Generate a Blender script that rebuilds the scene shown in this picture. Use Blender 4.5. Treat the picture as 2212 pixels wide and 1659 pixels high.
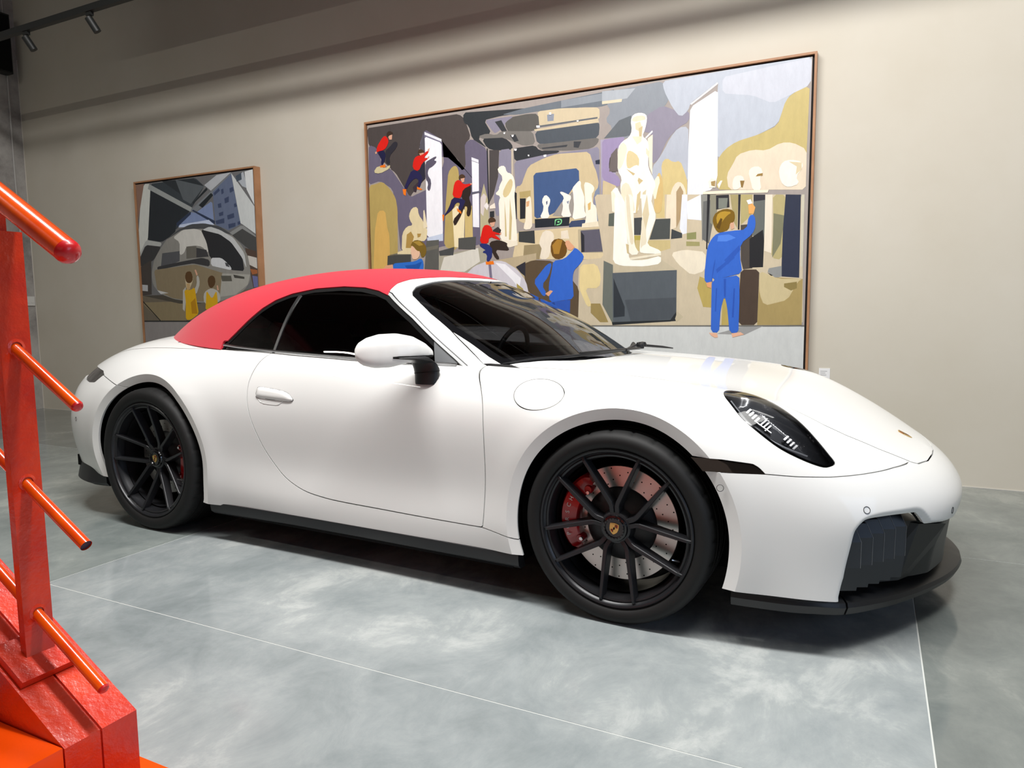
import bpy, bmesh, math, random
import numpy as np
from mathutils import Vector, Matrix
random.seed(7); rng = np.random.default_rng(7)
scene = bpy.context.scene
for o in list(bpy.data.objects): bpy.data.objects.remove(o, do_unlink=True)
COL = scene.collection
R_ = math.radians

# ------------------------------------------------------------------ camera, exposure, light
# world: x runs along the painting wall, y towards it, z up; the car stands turned by CAR_YAW
CAR_YAW = R_(-2.035)
_c, _s = math.cos(CAR_YAW), math.sin(CAR_YAW)
def car2w(x, y, z=0.0): return (x*_c - y*_s, x*_s + y*_c, z)
cam_d = bpy.data.cameras.new('camera'); cam = bpy.data.objects.new('camera', cam_d); COL.objects.link(cam)
cam.location = car2w(2.071, -3.1204, 1.082)
cam.rotation_mode = 'XYZ'
cam.rotation_euler = (1.4679, .011, .4999 + CAR_YAW)
cam_d.sensor_fit = 'HORIZONTAL'; cam_d.sensor_width = 36.0
cam_d.lens = 1550.0/2212.0*36.0
cam_d.clip_start = .02; cam_d.clip_end = 60
scene.camera = cam
scene.view_settings.view_transform = 'Standard'
scene.view_settings.look = 'None'
scene.view_settings.gamma = 1.0
scene.view_settings.use_curve_mapping = False
scene.view_settings.exposure = 0.0
world = bpy.data.worlds.new('world'); scene.world = world; world.use_nodes = True
bg = world.node_tree.nodes['Background']
bg.inputs[0].default_value = (.80, .88, 1.0, 1); bg.inputs[1].default_value = .25

def area_light(name, loc, target, sx, sy, power, col):
    d = bpy.data.lights.new(name, 'AREA'); d.shape = 'RECTANGLE'; d.size = sx; d.size_y = sy
    d.energy = power; d.color = col
    o = bpy.data.objects.new(name, d); COL.objects.link(o); o.location = loc
    v = Vector(target) - Vector(loc)
    o.rotation_euler = v.to_track_quat('-Z', 'Y').to_euler()
    return o
key = area_light('skylight_strip', (2.9, -1.3, 5.1), (1.9, -1.2, 0), 4.6, .8, 45, (1.0, .985, .955)); key.data.spread = R_(125)
wash = area_light('wall_wash_strip', (0.75, -1.8, 5.1), (0.6, 0.2, 1.0), 4.8, .5, 425, (1.0, .985, .965))
day = area_light('side_window_daylight', (6.85, -2.5, 1.9), (2.0, -1.0, .5), 4.0, 2.6, 75, (.52, .70, 1.0))
fill = area_light('fill_behind_camera', (1.5, -8.7, 2.6), (.5, 0, 1.0), 6.0, 3.0, 16, (1.0, .74, .60))  # unseen fill added behind the camera to lift the car's side
left = area_light('left_fill_strip', (-4.2, -4.6, 5.0), (-4.2, -4.0, 0), 3.2, .05, 55, (1.0, .97, .88))  # added fill strip that lifts the dim left end of the room
# ------------------------------------------------------------------ small helpers
def link(o, parent=None):
    COL.objects.link(o)
    if parent is not None: o.parent = parent
    return o
def thing(name, label, cat, loc=(0, 0, 0), rz=0.0, group=None):
    o = bpy.data.objects.new(name, None); o.empty_display_size = .1; COL.objects.link(o)
    o.location = loc; o.rotation_euler = (0, 0, rz)
    o['label'] = label; o['category'] = cat
    if group: o['group'] = group
    return o
def tag(o, label=None, cat=None, group=None, kind=None):
    if label: o['label'] = label
    if cat: o['category'] = cat
    if group: o['group'] = group
    if kind: o['kind'] = kind
    return o
def obj_bm(name, bm, mat, parent=None, smooth=False, bevel=0, seg=2):
    if bevel:
        bmesh.ops.bevel(bm, geom=[e for e in bm.edges if len(e.link_faces) == 2 and e.calc_face_angle(0) > .5],
                        offset=bevel, segments=seg, affect='EDGES', clamp_overlap=True)
    bmesh.ops.recalc_face_normals(bm, faces=bm.faces)
    me = bpy.data.meshes.new(name); bm.to_mesh(me); bm.free()
    for m in (mat if isinstance(mat, (list, tuple)) else [mat]): me.materials.append(m)
    if smooth:
        me.shade_smooth() if hasattr(me, 'shade_smooth') else None
        try: me.set_sharp_from_angle(angle=R_(35))
        except Exception: pass
    return link(bpy.data.objects.new(name, me), parent)
def add_box(bm, lo, hi, M=None):
    vs = [bm.verts.new((x, y, z)) for x in (lo[0], hi[0]) for y in (lo[1], hi[1]) for z in (lo[2], hi[2])]
    if M is not None:
        for v in vs: v.co = M @ v.co
    for f in ((0,1,3,2),(4,6,7,5),(0,4,5,1),(2,3,7,6),(0,2,6,4),(1,5,7,3)): bm.faces.new([vs[i] for i in f])
    return vs
def box(name, lo, hi, mat, parent=None, bevel=0.0):
    bm = bmesh.new(); add_box(bm, lo, hi); return obj_bm(name, bm, mat, parent, bevel=bevel)
def add_prism(bm, poly, a, b, axis=1):
    """poly of 2D points extruded along axis from a to b"""
    def p(u, v, t):
        return {0: (t, u, v), 1: (u, t, v), 2: (u, v, t)}[axis]
    A = [bm.verts.new(p(u, v, a)) for u, v in poly]; B = [bm.verts.new(p(u, v, b)) for u, v in poly]
    n = len(poly)
    bm.faces.new(A); bm.faces.new(B[::-1])
    for i in range(n): bm.faces.new((A[i], A[(i+1) % n], B[(i+1) % n], B[i]))
def add_tube(bm, pts, r, seg=16, cap=True, dome=0):
    pts = [Vector(p) for p in pts]; n = len(pts); rr = r if isinstance(r, (list, tuple)) else [r]*n
    rings = []; up = None
    for i, p in enumerate(pts):
        d = (pts[min(i+1, n-1)] - pts[max(i-1, 0)]).normalized()
        if up is None:
            up = Vector((0, 0, 1)) if abs(d.z) < .9 else Vector((1, 0, 0))
        s = d.cross(up).normalized(); u2 = s.cross(d).normalized(); up = u2
        rings.append([bm.verts.new(p + (s*math.cos(t) + u2*math.sin(t))*rr[i]) for t in [2*math.pi*k/seg for k in range(seg)]])
    for a, b in zip(rings, rings[1:]):
        for k in range(seg): bm.faces.new((a[k], a[(k+1) % seg], b[(k+1) % seg], b[k]))
    if cap: bm.faces.new(rings[0][::-1]); bm.faces.new(rings[-1])
    return rings
def add_lathe(bm, prof, seg=64, axis=1, c=(0, 0, 0), closed=False):
    """prof: list of (r, t) with t along axis"""
    rings = []
    for r, t in prof:
        ring = []
        for k in range(seg):
            a = 2*math.pi*k/seg; u, v = r*math.cos(a), r*math.sin(a)
            co = {0: (t, u, v), 1: (u, t, v), 2: (u, v, t)}[axis]
            ring.append(bm.verts.new((co[0]+c[0], co[1]+c[1], co[2]+c[2])))
        rings.append(ring)
    prs = list(zip(rings, rings[1:])) + ([(rings[-1], rings[0])] if closed else [])
    for a, b in prs:
        for k in range(seg): bm.faces.new((a[k], a[(k+1) % seg], b[(k+1) % seg], b[k]))
    return rings
def cr(pts, n=6, closed=True):
    """Catmull-Rom resampling of a polyline"""
    P = np.asarray(pts, float); m = len(P); out = []
    rngi = range(m) if closed else range(m-1)
    for i in rngi:
        g = (lambda k: P[k % m]) if closed else (lambda k: P[min(max(k, 0), m-1)])
        a, b, c, d = g(i-1), g(i), g(i+1), g(i+2)
        for k in range(n):
            t = k/n
            out.append(.5*((2*b) + (-a+c)*t + (2*a-5*b+4*c-d)*t*t + (-a+3*b-3*c+d)*t**3))
    if not closed: out.append(P[-1])
    return np.array(out)

# ------------------------------------------------------------------ materials
def mat(name, col, rough=.5, metal=0.0, coat=0.0, spec=.5, coat_rough=.03, **kw):
    m = bpy.data.materials.new(name); m.use_nodes = True
    b = m.node_tree.nodes['Principled BSDF']
    b.inputs['Base Color'].default_value = (*col, 1); b.inputs['Roughness'].default_value = rough
    b.inputs['Metallic'].default_value = metal; b.inputs['Specular IOR Level'].default_value = spec
    b.inputs['Coat Weight'].default_value = coat; b.inputs['Coat Roughness'].default_value = coat_rough
    for k, v in kw.items(): b.inputs[k.replace('_', ' ')].default_value = v
    return m
def nodes_of(m): return m.node_tree.nodes, m.node_tree.links, m.node_tree.nodes['Principled BSDF']
def noise(N, L, scale, detail=4, rough=.6, coord='Object', mscale=None):
    tc = N.new('ShaderNodeTexCoord'); mp = N.new('ShaderNodeMapping'); L.new(tc.outputs[coord], mp.inputs[0])
    if mscale: mp.inputs['Scale'].default_value = mscale
    n = N.new('ShaderNodeTexNoise'); n.inputs['Scale'].default_value = scale; n.inputs['Detail'].default_value = detail
    n.inputs['Roughness'].default_value = rough; L.new(mp.outputs[0], n.inputs['Vector']); return n
def ramp(N, L, src, stops):
    r = N.new('ShaderNodeValToRGB'); L.new(src, r.inputs[0]); e = r.color_ramp.elements
    while len(e) < len(stops): e.new(.5)
    for i, (p, c) in enumerate(stops): e[i].position = p; e[i].color = (*c, 1) if len(c) == 3 else c
    return r
def bump(N, L, src, b, strength=.2, dist=.01):
    n = N.new('ShaderNodeBump'); n.inputs['Strength'].default_value = strength; n.inputs['Distance'].default_value = dist
    L.new(src, n.inputs['Height']); L.new(n.outputs[0], b.inputs['Normal']); return n
def srgb(r, g, b): return tuple(((c/255)/12.92 if c/255 <= .04045 else ((c/255+.055)/1.055)**2.4) for c in (r, g, b))
# ------------------------------------------------------------------ the room
def S_(o): o['kind'] = 'structure'; return o
WALL_Y = 1.777; LEFT_X = -6.65; RIGHT_X = 7.0; BACK_Y = -9.0; CEIL = 5.2
M_wall = mat('warm_grey_plaster', srgb(205, 196, 180), rough=.85, spec=.2)
N, L, b = nodes_of(M_wall)
n1 = noise(N, L, 1.2, 5, .6); r1 = ramp(N, L, n1.outputs[0], [(.3, srgb(197, 190, 175)), (.7, srgb(203, 197, 184))]); L.new(r1.outputs[0], b.inputs['Base Color'])
n2 = noise(N, L, 180, 3); bump(N, L, n2.outputs[0], b, .08, .001)
M_conc = mat('raw_concrete', srgb(150, 145, 140), rough=.8)
N, L, b = nodes_of(M_conc)
n1 = noise(N, L, 2.2, 9, .68); r1 = ramp(N, L, n1.outputs[0], [(.30, srgb(118, 113, 110)), (.5, srgb(160, 156, 151)), (.72, srgb(184, 180, 175))]); L.new(r1.outputs[0], b.inputs['Base Color'])
bump(N, L, n1.outputs[0], b, .3, .01)
M_floor = mat('polished_concrete', srgb(150, 156, 154), rough=.2, spec=.5)
N, L, b = nodes_of(M_floor)
nA = noise(N, L, .9, 10, .62, mscale=(1, 1, 1)); nB = noise(N, L, 3.2, 9, .72, mscale=(1.5, 1.0, 1)); nA.inputs['Distortion'].default_value = .35; nB.inputs['Distortion'].default_value = .5
mxn = N.new('ShaderNodeMath'); mxn.operation = 'ADD'; L.new(nA.outputs[0], mxn.inputs[0])
ml = N.new('ShaderNodeMath'); ml.operation = 'MULTIPLY'; ml.inputs[1].default_value = .55; L.new(nB.outputs[0], ml.inputs[0]); L.new(ml.outputs[0], mxn.inputs[1])
r1 = ramp(N, L, mxn.outputs[0], [(.58, srgb(128, 136, 137)), (.72, srgb(146, 153, 154)), (.82, srgb(160, 166, 166)), (.92, srgb(186, 190, 188))])
L.new(r1.outputs[0], b.inputs['Base Color'])
r2 = ramp(N, L, nB.outputs[0], [(.35, (.07, .07, .07)), (.68, (.19, .19, .19))]); L.new(r2.outputs[0], b.inputs['Roughness'])
def tone(src, name, f):
    m = src.copy(); m.name = name; N, L, b = nodes_of(m)
    mx = N.new('ShaderNodeMixRGB'); mx.blend_type = 'MULTIPLY'; mx.inputs[0].default_value = 1; mx.inputs[2].default_value = (*f, 1)
    s_ = b.inputs['Base Color'].links[0].from_socket; L.new(s_, mx.inputs[1]); L.new(mx.outputs[0], b.inputs['Base Color']); return m
M_floor_dark = tone(M_floor, 'polished_concrete_darker', (.56, .57, .54))  # same concrete multiplied darker
M_floor_mid = tone(M_floor, 'polished_concrete_middle', (.80, .82, .78))  # same concrete multiplied a little darker
M_joint = mat('pale_joint_filler', srgb(205, 208, 204), rough=.6)
M_darkceil = mat('dark_ceiling', (.05, .045, .04), rough=.9)
M_dark = mat('anthracite_metal', (.012, .013, .012), rough=.5)
M_offw = mat('brown_plaster', (.24, .19, .16), rough=.9)
# floor: the slabs with saw-cut joints between them
joints_x = [-4.13, -1.0, 2.13, 5.26]; joints_y = [-7.2, -5.31, -3.42, -1.53, .36]
def plate(name, x0, x1, y0, y1, z0, z1, m, parent=None): return box(name, (x0, y0, z0), (x1, y1, z1), m, parent)
floor = S_(plate('floor', LEFT_X-.2, RIGHT_X+.2, BACK_Y-.2, WALL_Y+.2, -.12, -.006, M_joint))
xs = [LEFT_X] + joints_x + [RIGHT_X]; ys = [BACK_Y] + joints_y + [WALL_Y]
for i in range(len(xs)-1):
    for j in range(len(ys)-1):
        g = .0021
        o = plate('floor_slab', xs[i]+g, xs[i+1]-g, ys[j]+g, ys[j+1]-g, -.006, 0, M_floor_dark if (xs[i] > 2 or ys[j] > .3) else (M_floor_mid if xs[i] < -1.2 else M_floor), floor)
for x in joints_x: plate('joint_filler', x-.0021, x+.0021, BACK_Y, WALL_Y, -.006, -.0007, M_joint, floor)
for y in joints_y: plate('joint_filler', LEFT_X, RIGHT_X, y-.0021, y+.0021, -.0061, -.0008, M_joint, floor)
S_(plate('wall_back', LEFT_X-.2, RIGHT_X+.2, WALL_Y, WALL_Y+.2, 0, CEIL, M_wall))
S_(plate('wall_left', LEFT_X-.2, LEFT_X, BACK_Y, WALL_Y, 0, CEIL, M_conc))
S_(plate('wall_right', RIGHT_X, RIGHT_X+.2, BACK_Y, WALL_Y, 0, CEIL, M_offw))
S_(plate('ceiling', LEFT_X-.2, RIGHT_X+.2, BACK_Y-.2, WALL_Y+.2, CEIL, CEIL+.2, M_darkceil))
# closed wall behind the camera
S_(plate('wall_front', LEFT_X-.2, RIGHT_X+.2, BACK_Y-.2, BACK_Y, 0, CEIL, M_offw))
# ------------------------------------------------------------------ smooth surfaces for the car
# car frame: x forward, w = distance from the centre plane (near side is y = -w), z up, wheel axles at x = +-1.225
def bsp(P, closed_front=True, sym0=True, sym1=True, n=400, dens=None):
    """uniform cubic B-spline along axis 0; ends mirrored in w when sym, else extrapolated"""
    P = np.asarray(P, float)
    def ph(a, b, s):
        q = b.copy()
        if s: q[..., 1] = -b[..., 1]
        else: q = 2*a - b
        return q
    Q = np.concatenate([ph(P[0], P[1], sym0)[None], P, ph(P[-1], P[-2], sym1)[None]], 0)
    m = len(P) - 1
    t = np.linspace(0, m, n); i = np.minimum(t.astype(int), m-1); f = (t - i)
    f = f.reshape((-1,) + (1,)*(P.ndim-1))
    b0 = (1-f)**3/6; b1 = (3*f**3-6*f**2+4)/6; b2 = (-3*f**3+3*f**2+3*f+1)/6; b3 = f**3/6
    return b0*Q[i] + b1*Q[i+1] + b2*Q[i+2] + b3*Q[i+3]

def surf(net, nu, nv):
    net = np.asarray(net, float)                 # (stations, belts, 3)
    A = bsp(net, n=nu)                           # along u, centre planes at both ends
    # along v: bottom end free, top end (centre line) mirrored
    B = np.swapaxes(A, 0, 1)
    B = bsp(B, sym0=False, sym1=True, n=nv)
    return np.swapaxes(B, 0, 1)                  # (nu, nv, 3)

BODY = [
 # v0 sill edge ... v9 centre line, each (x, w, z)
 [(-2.30,0,.30),(-2.335,0,.38),(-2.345,0,.46),(-2.345,0,.53),(-2.33,0,.60),(-2.30,0,.665),(-2.275,0,.72),(-2.26,0,.77),(-2.235,0,.825),(-2.16,0,.865)],
 [(-2.29,.30,.30),(-2.32,.30,.38),(-2.335,.30,.46),(-2.335,.30,.53),(-2.32,.30,.60),(-2.29,.30,.665),(-2.265,.30,.72),(-2.25,.28,.77),(-2.225,.24,.825),(-2.13,0,.875)],
 [(-2.23,.58,.285),(-2.235,.585,.37),(-2.25,.59,.45),(-2.25,.59,.53),(-2.235,.58,.60),(-2.23,.575,.665),(-2.20,.55,.72),(-2.18,.52,.77),(-2.13,.42,.835),(-2.05,0,.91)],
 [(-2.06,.77,.27),(-2.07,.78,.36),(-2.085,.79,.45),(-2.085,.79,.53),(-2.075,.775,.60),(-2.07,.76,.665),(-2.04,.72,.73),(-2.01,.66,.792),(-1.97,.50,.868),(-1.92,0,.945)],
 [(-1.86,.84,.25),(-1.87,.87,.34),(-1.875,.885,.44),(-1.875,.883,.54),(-1.87,.868,.62),(-1.86,.83,.69),(-1.84,.775,.77),(-1.82,.70,.845),(-1.80,.54,.922),(-1.77,0,.985)],
 [(-1.60,.875,.22),(-1.60,.905,.32),(-1.60,.92,.43),(-1.60,.92,.55),(-1.60,.910,.64),(-1.60,.878,.725),(-1.60,.815,.81),(-1.60,.73,.878),(-1.60,.56,.955),(-1.60,0,1.01)],
 [(-1.25,.89,.19),(-1.25,.918,.31),(-1.25,.932,.44),(-1.25,.934,.56),(-1.25,.930,.66),(-1.25,.900,.755),(-1.25,.838,.832),(-1.25,.75,.885),(-1.25,.59,.945),(-1.25,0,1.00)],
 [(-.95,.89,.18),(-.95,.905,.29),(-.95,.918,.42),(-.95,.918,.54),(-.95,.910,.65),(-.95,.882,.75),(-.95,.825,.833),(-.95,.75,.89),(-.95,.60,.93),(-.95,0,.96)],
 [(-0.65,0.871,0.18),(-0.65,0.889,0.27),(-0.65,0.872,0.4),(-0.65,0.879,0.53),(-0.65,0.878,0.65),(-0.65,0.85,0.75),(-0.65,0.805,0.84),(-0.65,0.755,0.9),(-0.65,0.64,0.925),(-0.65,0,0.94)],
 [(-0.3,0.868,0.185),(-0.3,0.876,0.26),(-0.3,0.85,0.38),(-0.3,0.858,0.51),(-0.3,0.862,0.64),(-0.3,0.842,0.745),(-0.3,0.805,0.84),(-0.3,0.76,0.893),(-0.3,0.64,0.91),(-0.3,0,0.92)],
 [(0.1,0.868,0.188),(0.1,0.872,0.26),(0.1,0.845,0.38),(0.1,0.854,0.51),(0.1,0.858,0.64),(0.1,0.842,0.74),(0.1,0.808,0.825),(0.1,0.765,0.873),(0.1,0.64,0.89),(0.1,0,0.9)],
 [(0.5,0.87,0.19),(0.5,0.876,0.27),(0.5,0.854,0.39),(0.5,0.864,0.52),(0.5,0.868,0.64),(0.5,0.855,0.73),(0.5,0.818,0.81),(0.5,0.765,0.855),(0.5,0.62,0.872),(0.5,0,0.885)],
 [(0.85,0.872,0.19),(0.85,0.886,0.28),(0.85,0.872,0.4),(0.85,0.88,0.53),(0.85,0.88,0.64),(0.85,0.864,0.73),(0.85,0.818,0.805),(0.85,0.745,0.845),(0.85,0.6,0.862),(0.85,0,0.885)],
 [(1.15,.886,.19),(1.15,.892,.28),(1.15,.898,.41),(1.15,.899,.53),(1.15,.900,.64),(1.15,.883,.735),(1.15,.825,.803),(1.15,.725,.838),(1.15,.56,.842),(1.15,0,.862)],
 [(1.42,.875,.19),(1.42,.886,.28),(1.42,.893,.40),(1.42,.893,.51),(1.42,.892,.61),(1.42,.866,.70),(1.42,.79,.778),(1.42,.69,.818),(1.42,.53,.805),(1.42,0,.815)],
 [(1.66,.860,.19),(1.66,.866,.27),(1.66,.868,.37),(1.66,.866,.46),(1.66,.855,.55),(1.66,.825,.64),(1.66,.76,.74),(1.66,.66,.80),(1.66,.50,.775),(1.66,0,.775)],
 [(1.86,.830,.185),(1.86,.828,.26),(1.865,.826,.34),(1.87,.822,.42),(1.87,.808,.49),(1.87,.78,.56),(1.87,.72,.635),(1.87,.62,.695),(1.87,.46,.69),(1.87,0,.690)],
 [(1.99,.775,.185),(2.00,.765,.26),(2.015,.760,.33),(2.03,.756,.40),(2.03,.742,.455),(2.025,.71,.51),(2.02,.65,.565),(2.01,.56,.61),(2.00,.41,.630),(1.98,0,.645)],
 [(2.10,.62,.185),(2.12,.60,.26),(2.145,.595,.33),(2.16,.59,.39),(2.16,.575,.435),(2.15,.55,.48),(2.135,.50,.52),(2.12,.43,.55),(2.10,.31,.575),(2.07,0,.60)],
 [(2.17,.35,.185),(2.20,.34,.26),(2.235,.335,.33),(2.258,.33,.385),(2.258,.325,.43),(2.237,.31,.47),(2.215,.28,.500),(2.19,.24,.524),(2.165,.17,.545),(2.135,0,.565)],
 [(2.19,0,.185),(2.23,0,.26),(2.265,0,.33),(2.292,0,.385),(2.292,0,.43),(2.268,0,.468),(2.244,0,.495),(2.217,0,.517),(2.190,0,.535),(2.160,0,.552)],
]
CABIN = [
 [(-1.79,0,.985),(-1.66,0,1.04),(-1.49,0,1.118),(-1.27,0,1.20),(-1.07,0,1.252),(-.92,0,1.278)],
 [(-1.74,.28,.98),(-1.62,.27,1.04),(-1.45,.25,1.118),(-1.22,.20,1.20),(-1.03,.12,1.252),(-.86,0,1.288)],
 [(-1.52,.53,.935),(-1.44,.51,1.015),(-1.29,.475,1.105),(-1.09,.395,1.195),(-.92,.22,1.258),(-.76,0,1.300)],
 [(-1.13,.675,.915),(-1.09,.635,1.00),(-1.00,.585,1.10),(-.87,.485,1.205),(-.75,.27,1.275),(-.64,0,1.308)],
 [(-.75,.722,.895),(-.73,.675,1.0),(-.69,.61,1.12),(-.62,.495,1.228),(-.55,.27,1.29),(-.48,0,1.311)],
 [(-.35,.745,.88),(-.35,.69,1.0),(-.35,.615,1.13),(-.34,.50,1.23),(-.32,.27,1.29),(-.30,0,1.308)],
 [(.0,.748,.87),(.0,.69,1.0),(.0,.605,1.12),(-.01,.495,1.205),(-.02,.27,1.272),(-.04,0,1.292)],
 [(.25,.745,.86),(.22,.68,.98),(.18,.60,1.10),(.14,.50,1.18),(.12,.28,1.248),(.12,0,1.272)],
 [(.55,.72,.84),(.45,.665,.96),(.34,.58,1.07),(.27,.47,1.157),(.25,.26,1.21),(.24,0,1.232)],
 [(.80,.57,.835),(.68,.53,.925),(.55,.46,1.02),(.43,.37,1.11),(.37,.20,1.162),(.36,0,1.18)],
 [(.94,.29,.845),(.83,.27,.915),(.71,.24,.995),(.57,.18,1.08),(.47,.10,1.128),(.44,0,1.145)],
 [(.98,0,.85),(.875,0,.915),(.755,0,.995),(.61,0,1.08),(.52,0,1.125),(.48,0,1.142)],
]
# ------------------------------------------------------------------ car materials
M_paint = mat('white_paint', (.84, .84, .82), rough=.45, coat=.7, coat_rough=.02, spec=.2, Coat_IOR=1.45)
M_red = mat('red_canvas', (.60, .016, .036), rough=.85, spec=.25)
N, L, b = nodes_of(M_red)
n1 = noise(N, L, 900, 2); bump(N, L, n1.outputs[0], b, .25, .001)
b.inputs['Sheen Weight'].default_value = .25; b.inputs['Sheen Roughness'].default_value = .5
M_blackgloss = mat('gloss_black', (.004, .004, .005), rough=.08, coat=.5)
M_black = mat('satin_black_plastic', (.010, .0105, .012), rough=.42)
M_matte = mat('matte_black', (.004, .004, .004), rough=.85, spec=.2)
M_rubber = mat('tyre_rubber', (.008, .008, .008), rough=.62, spec=.35)
M_rim = mat('satin_black_wheel', (.018, .0185, .021), rough=.33, metal=.25)
M_steel = mat('brake_disc_steel', (.62, .60, .57), rough=.32, metal=1.0)
M_hat = mat('brake_hat', (.012, .012, .014), rough=.5)
M_caliper = mat('red_caliper', (.42, .006, .010), rough=.25, coat=.6)
M_chrome = mat('bright_metal', (.75, .75, .76), rough=.18, metal=1.0)
M_alu = mat('brushed_trim', (.35, .35, .36), rough=.3, metal=1.0)
M_gold = mat('emblem_gold', (.75, .50, .16), rough=.3, metal=.9)
M_emred = mat('emblem_red', (.35, .01, .01), rough=.4)
M_white = mat('lettering_white', (.7, .68, .66), rough=.5)
M_leather = mat('burgundy_leather', (.09, .010, .012), rough=.5)
M_dash = mat('interior_black', (.01, .01, .011), rough=.6)
def glass(name, tint, trans):
    m = bpy.data.materials.new(name); m.use_nodes = True; N, L = m.node_tree.nodes, m.node_tree.links
    N.remove(N['Principled BSDF']); out = N['Material Output']
    t = N.new('ShaderNodeBsdfTransparent'); t.inputs[0].default_value = (*tint, 1)
    g = N.new('ShaderNodeBsdfGlossy'); g.inputs['Roughness'].default_value = .012; g.inputs[0].default_value = (1, 1, 1, 1)
    f = N.new('ShaderNodeFresnel'); f.inputs[0].default_value = 1.5
    mx = N.new('ShaderNodeMixShader'); L.new(f.outputs[0], mx.inputs[0]); L.new(t.outputs[0], mx.inputs[1]); L.new(g.outputs[0], mx.inputs[2])
    L.new(mx.outputs[0], out.inputs[0]); return m
M_glass = glass('tinted_glass', (.30, .30, .31), .1)
M_lens = glass('clear_lens', (.85, .86, .88), .5)
M_smoke = mat('smoked_lens', (.010, .008, .007), rough=.06, coat=1.0)

car = thing('convertible_car', 'white two-door convertible sports car with red soft top and black wheels', 'car', rz=CAR_YAW)

# ------------------------------------------------------------------ clipping tools (triangle soups with smooth normals)
class TM:
    def __init__(s, V, Nn, T): s.V, s.N, s.T = V, Nn, T
    def copy(s): return TM(s.V.copy(), s.N.copy(), s.T.copy())
def grid_tm(S):
    nu, nv = S.shape[:2]
    du = np.gradient(S, axis=0); dv = np.gradient(S, axis=1)
    Nn = np.cross(du, dv); ln = np.linalg.norm(Nn, axis=2, keepdims=True); Nn /= np.maximum(ln, 1e-12)
    i, j = np.meshgrid(np.arange(nu-1), np.arange(nv-1), indexing='ij'); a = (i*nv+j).ravel()
    q = np.stack([a, a+nv, a+nv+1, a+1], 1)
    T = np.concatenate([q[:, [0, 1, 2]], q[:, [0, 2, 3]]])
    return TM(S.reshape(-1, 3), Nn.reshape(-1, 3), T)
def clip(m, d):
    """part of m where the per-vertex field d > 0"""
    s = d[m.T] > 0; c = s.sum(1)
    full = m.T[c == 3]; V = [m.V]; Nn = [m.N]; base = len(m.V); T = [full]
    one = c == 1; two = c == 2
    def roll(tri, first):      # rotate so that the odd vertex comes first
        k = np.argmax(first, 1); r = np.arange(len(tri))
        return np.stack([tri[r, k], tri[r, (k+1) % 3], tri[r, (k+2) % 3]], 1)
    t1 = roll(m.T[one], s[one]); t2 = roll(m.T[two], ~s[two])
    E_ = np.concatenate([t1[:, [0, 1]], t1[:, [0, 2]], t2[:, [0, 1]], t2[:, [0, 2]]])
    if len(E_):
        es = np.sort(E_, 1); uq, inv = np.unique(es, axis=0, return_inverse=True); inv = inv.ravel()
        da, db = d[uq[:, 0]], d[uq[:, 1]]; t = (da/(da-db))[:, None]
        V.append(m.V[uq[:, 0]]*(1-t)+m.V[uq[:, 1]]*t)
        nn = m.N[uq[:, 0]]*(1-t)+m.N[uq[:, 1]]*t; nn /= np.maximum(np.linalg.norm(nn, axis=1, keepdims=True), 1e-9); Nn.append(nn)
        k1, k2 = len(t1), len(t2); inv = inv + base
        a, b_, c_, d_ = inv[:k1], inv[k1:2*k1], inv[2*k1:2*k1+k2], inv[2*k1+k2:]
        T.append(np.stack([t1[:, 0], a, b_], 1))
        T.append(np.stack([c_, t2[:, 1], t2[:, 2]], 1)); T.append(np.stack([c_, t2[:, 2], d_], 1))
    V = np.concatenate(V); Nn = np.concatenate(Nn); T = np.concatenate(T)
    # compact, drop slivers
    ok = (T[:, 0] != T[:, 1]) & (T[:, 1] != T[:, 2]) & (T[:, 0] != T[:, 2]); T = T[ok]
    u, inv = np.unique(T, return_inverse=True)
    return TM(V[u], Nn[u], inv.reshape(-1, 3))
def sdf(P2, poly):
    """signed distance of points to a closed polygon, positive inside"""
    A = poly; B = np.roll(poly, -1, 0); best = np.full(len(P2), 1e9); ins = np.zeros(len(P2), bool)
    for a, b_ in zip(A, B):
        e = b_-a; l2 = e@e
        if l2 < 1e-14: continue
        t = np.clip(((P2-a)@e)/l2, 0, 1); q = a+t[:, None]*e; best = np.minimum(best, np.linalg.norm(P2-q, axis=1))
        c = ((a[1] > P2[:, 1]) != (b_[1] > P2[:, 1]))
        with np.errstate(divide='ignore', invalid='ignore'):
            xi = a[0]+(P2[:, 1]-a[1])*(b_[0]-a[0])/(b_[1]-a[1])
        ins ^= c & (P2[:, 0] < xi)
    return np.where(ins, best, -best)
def basis(n):
    n = np.array(n, float); n /= np.linalg.norm(n); a = np.array([1., 0, 0]); a = a-n*(a@n)
    if np.linalg.norm(a) < .1: a = np.array([0, 1., 0]); a = a-n*(a@n)
    a /= np.linalg.norm(a); return a, np.cross(n, a)
def field(m, pts3, n, smooth=True, k=5):
    """signed distance (positive inside) to a 3D outline, both seen along n"""
    a, c = basis(n); P = np.array(pts3, float); poly = np.stack([P@a, P@c], 1)
    if smooth: poly = cr(poly, k)
    return sdf(np.stack([m.V@a, m.V@c], 1), poly)
def cut_out(m, pts3, n, gap=.0, smooth=True, extra=None):
    """(inside, outside) with a gap of +-gap"""
    d = field(m, pts3, n, smooth)
    if extra is not None: d = np.minimum(d, extra(m.V))
    return clip(m, d-gap), clip(m, -d-gap)
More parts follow.
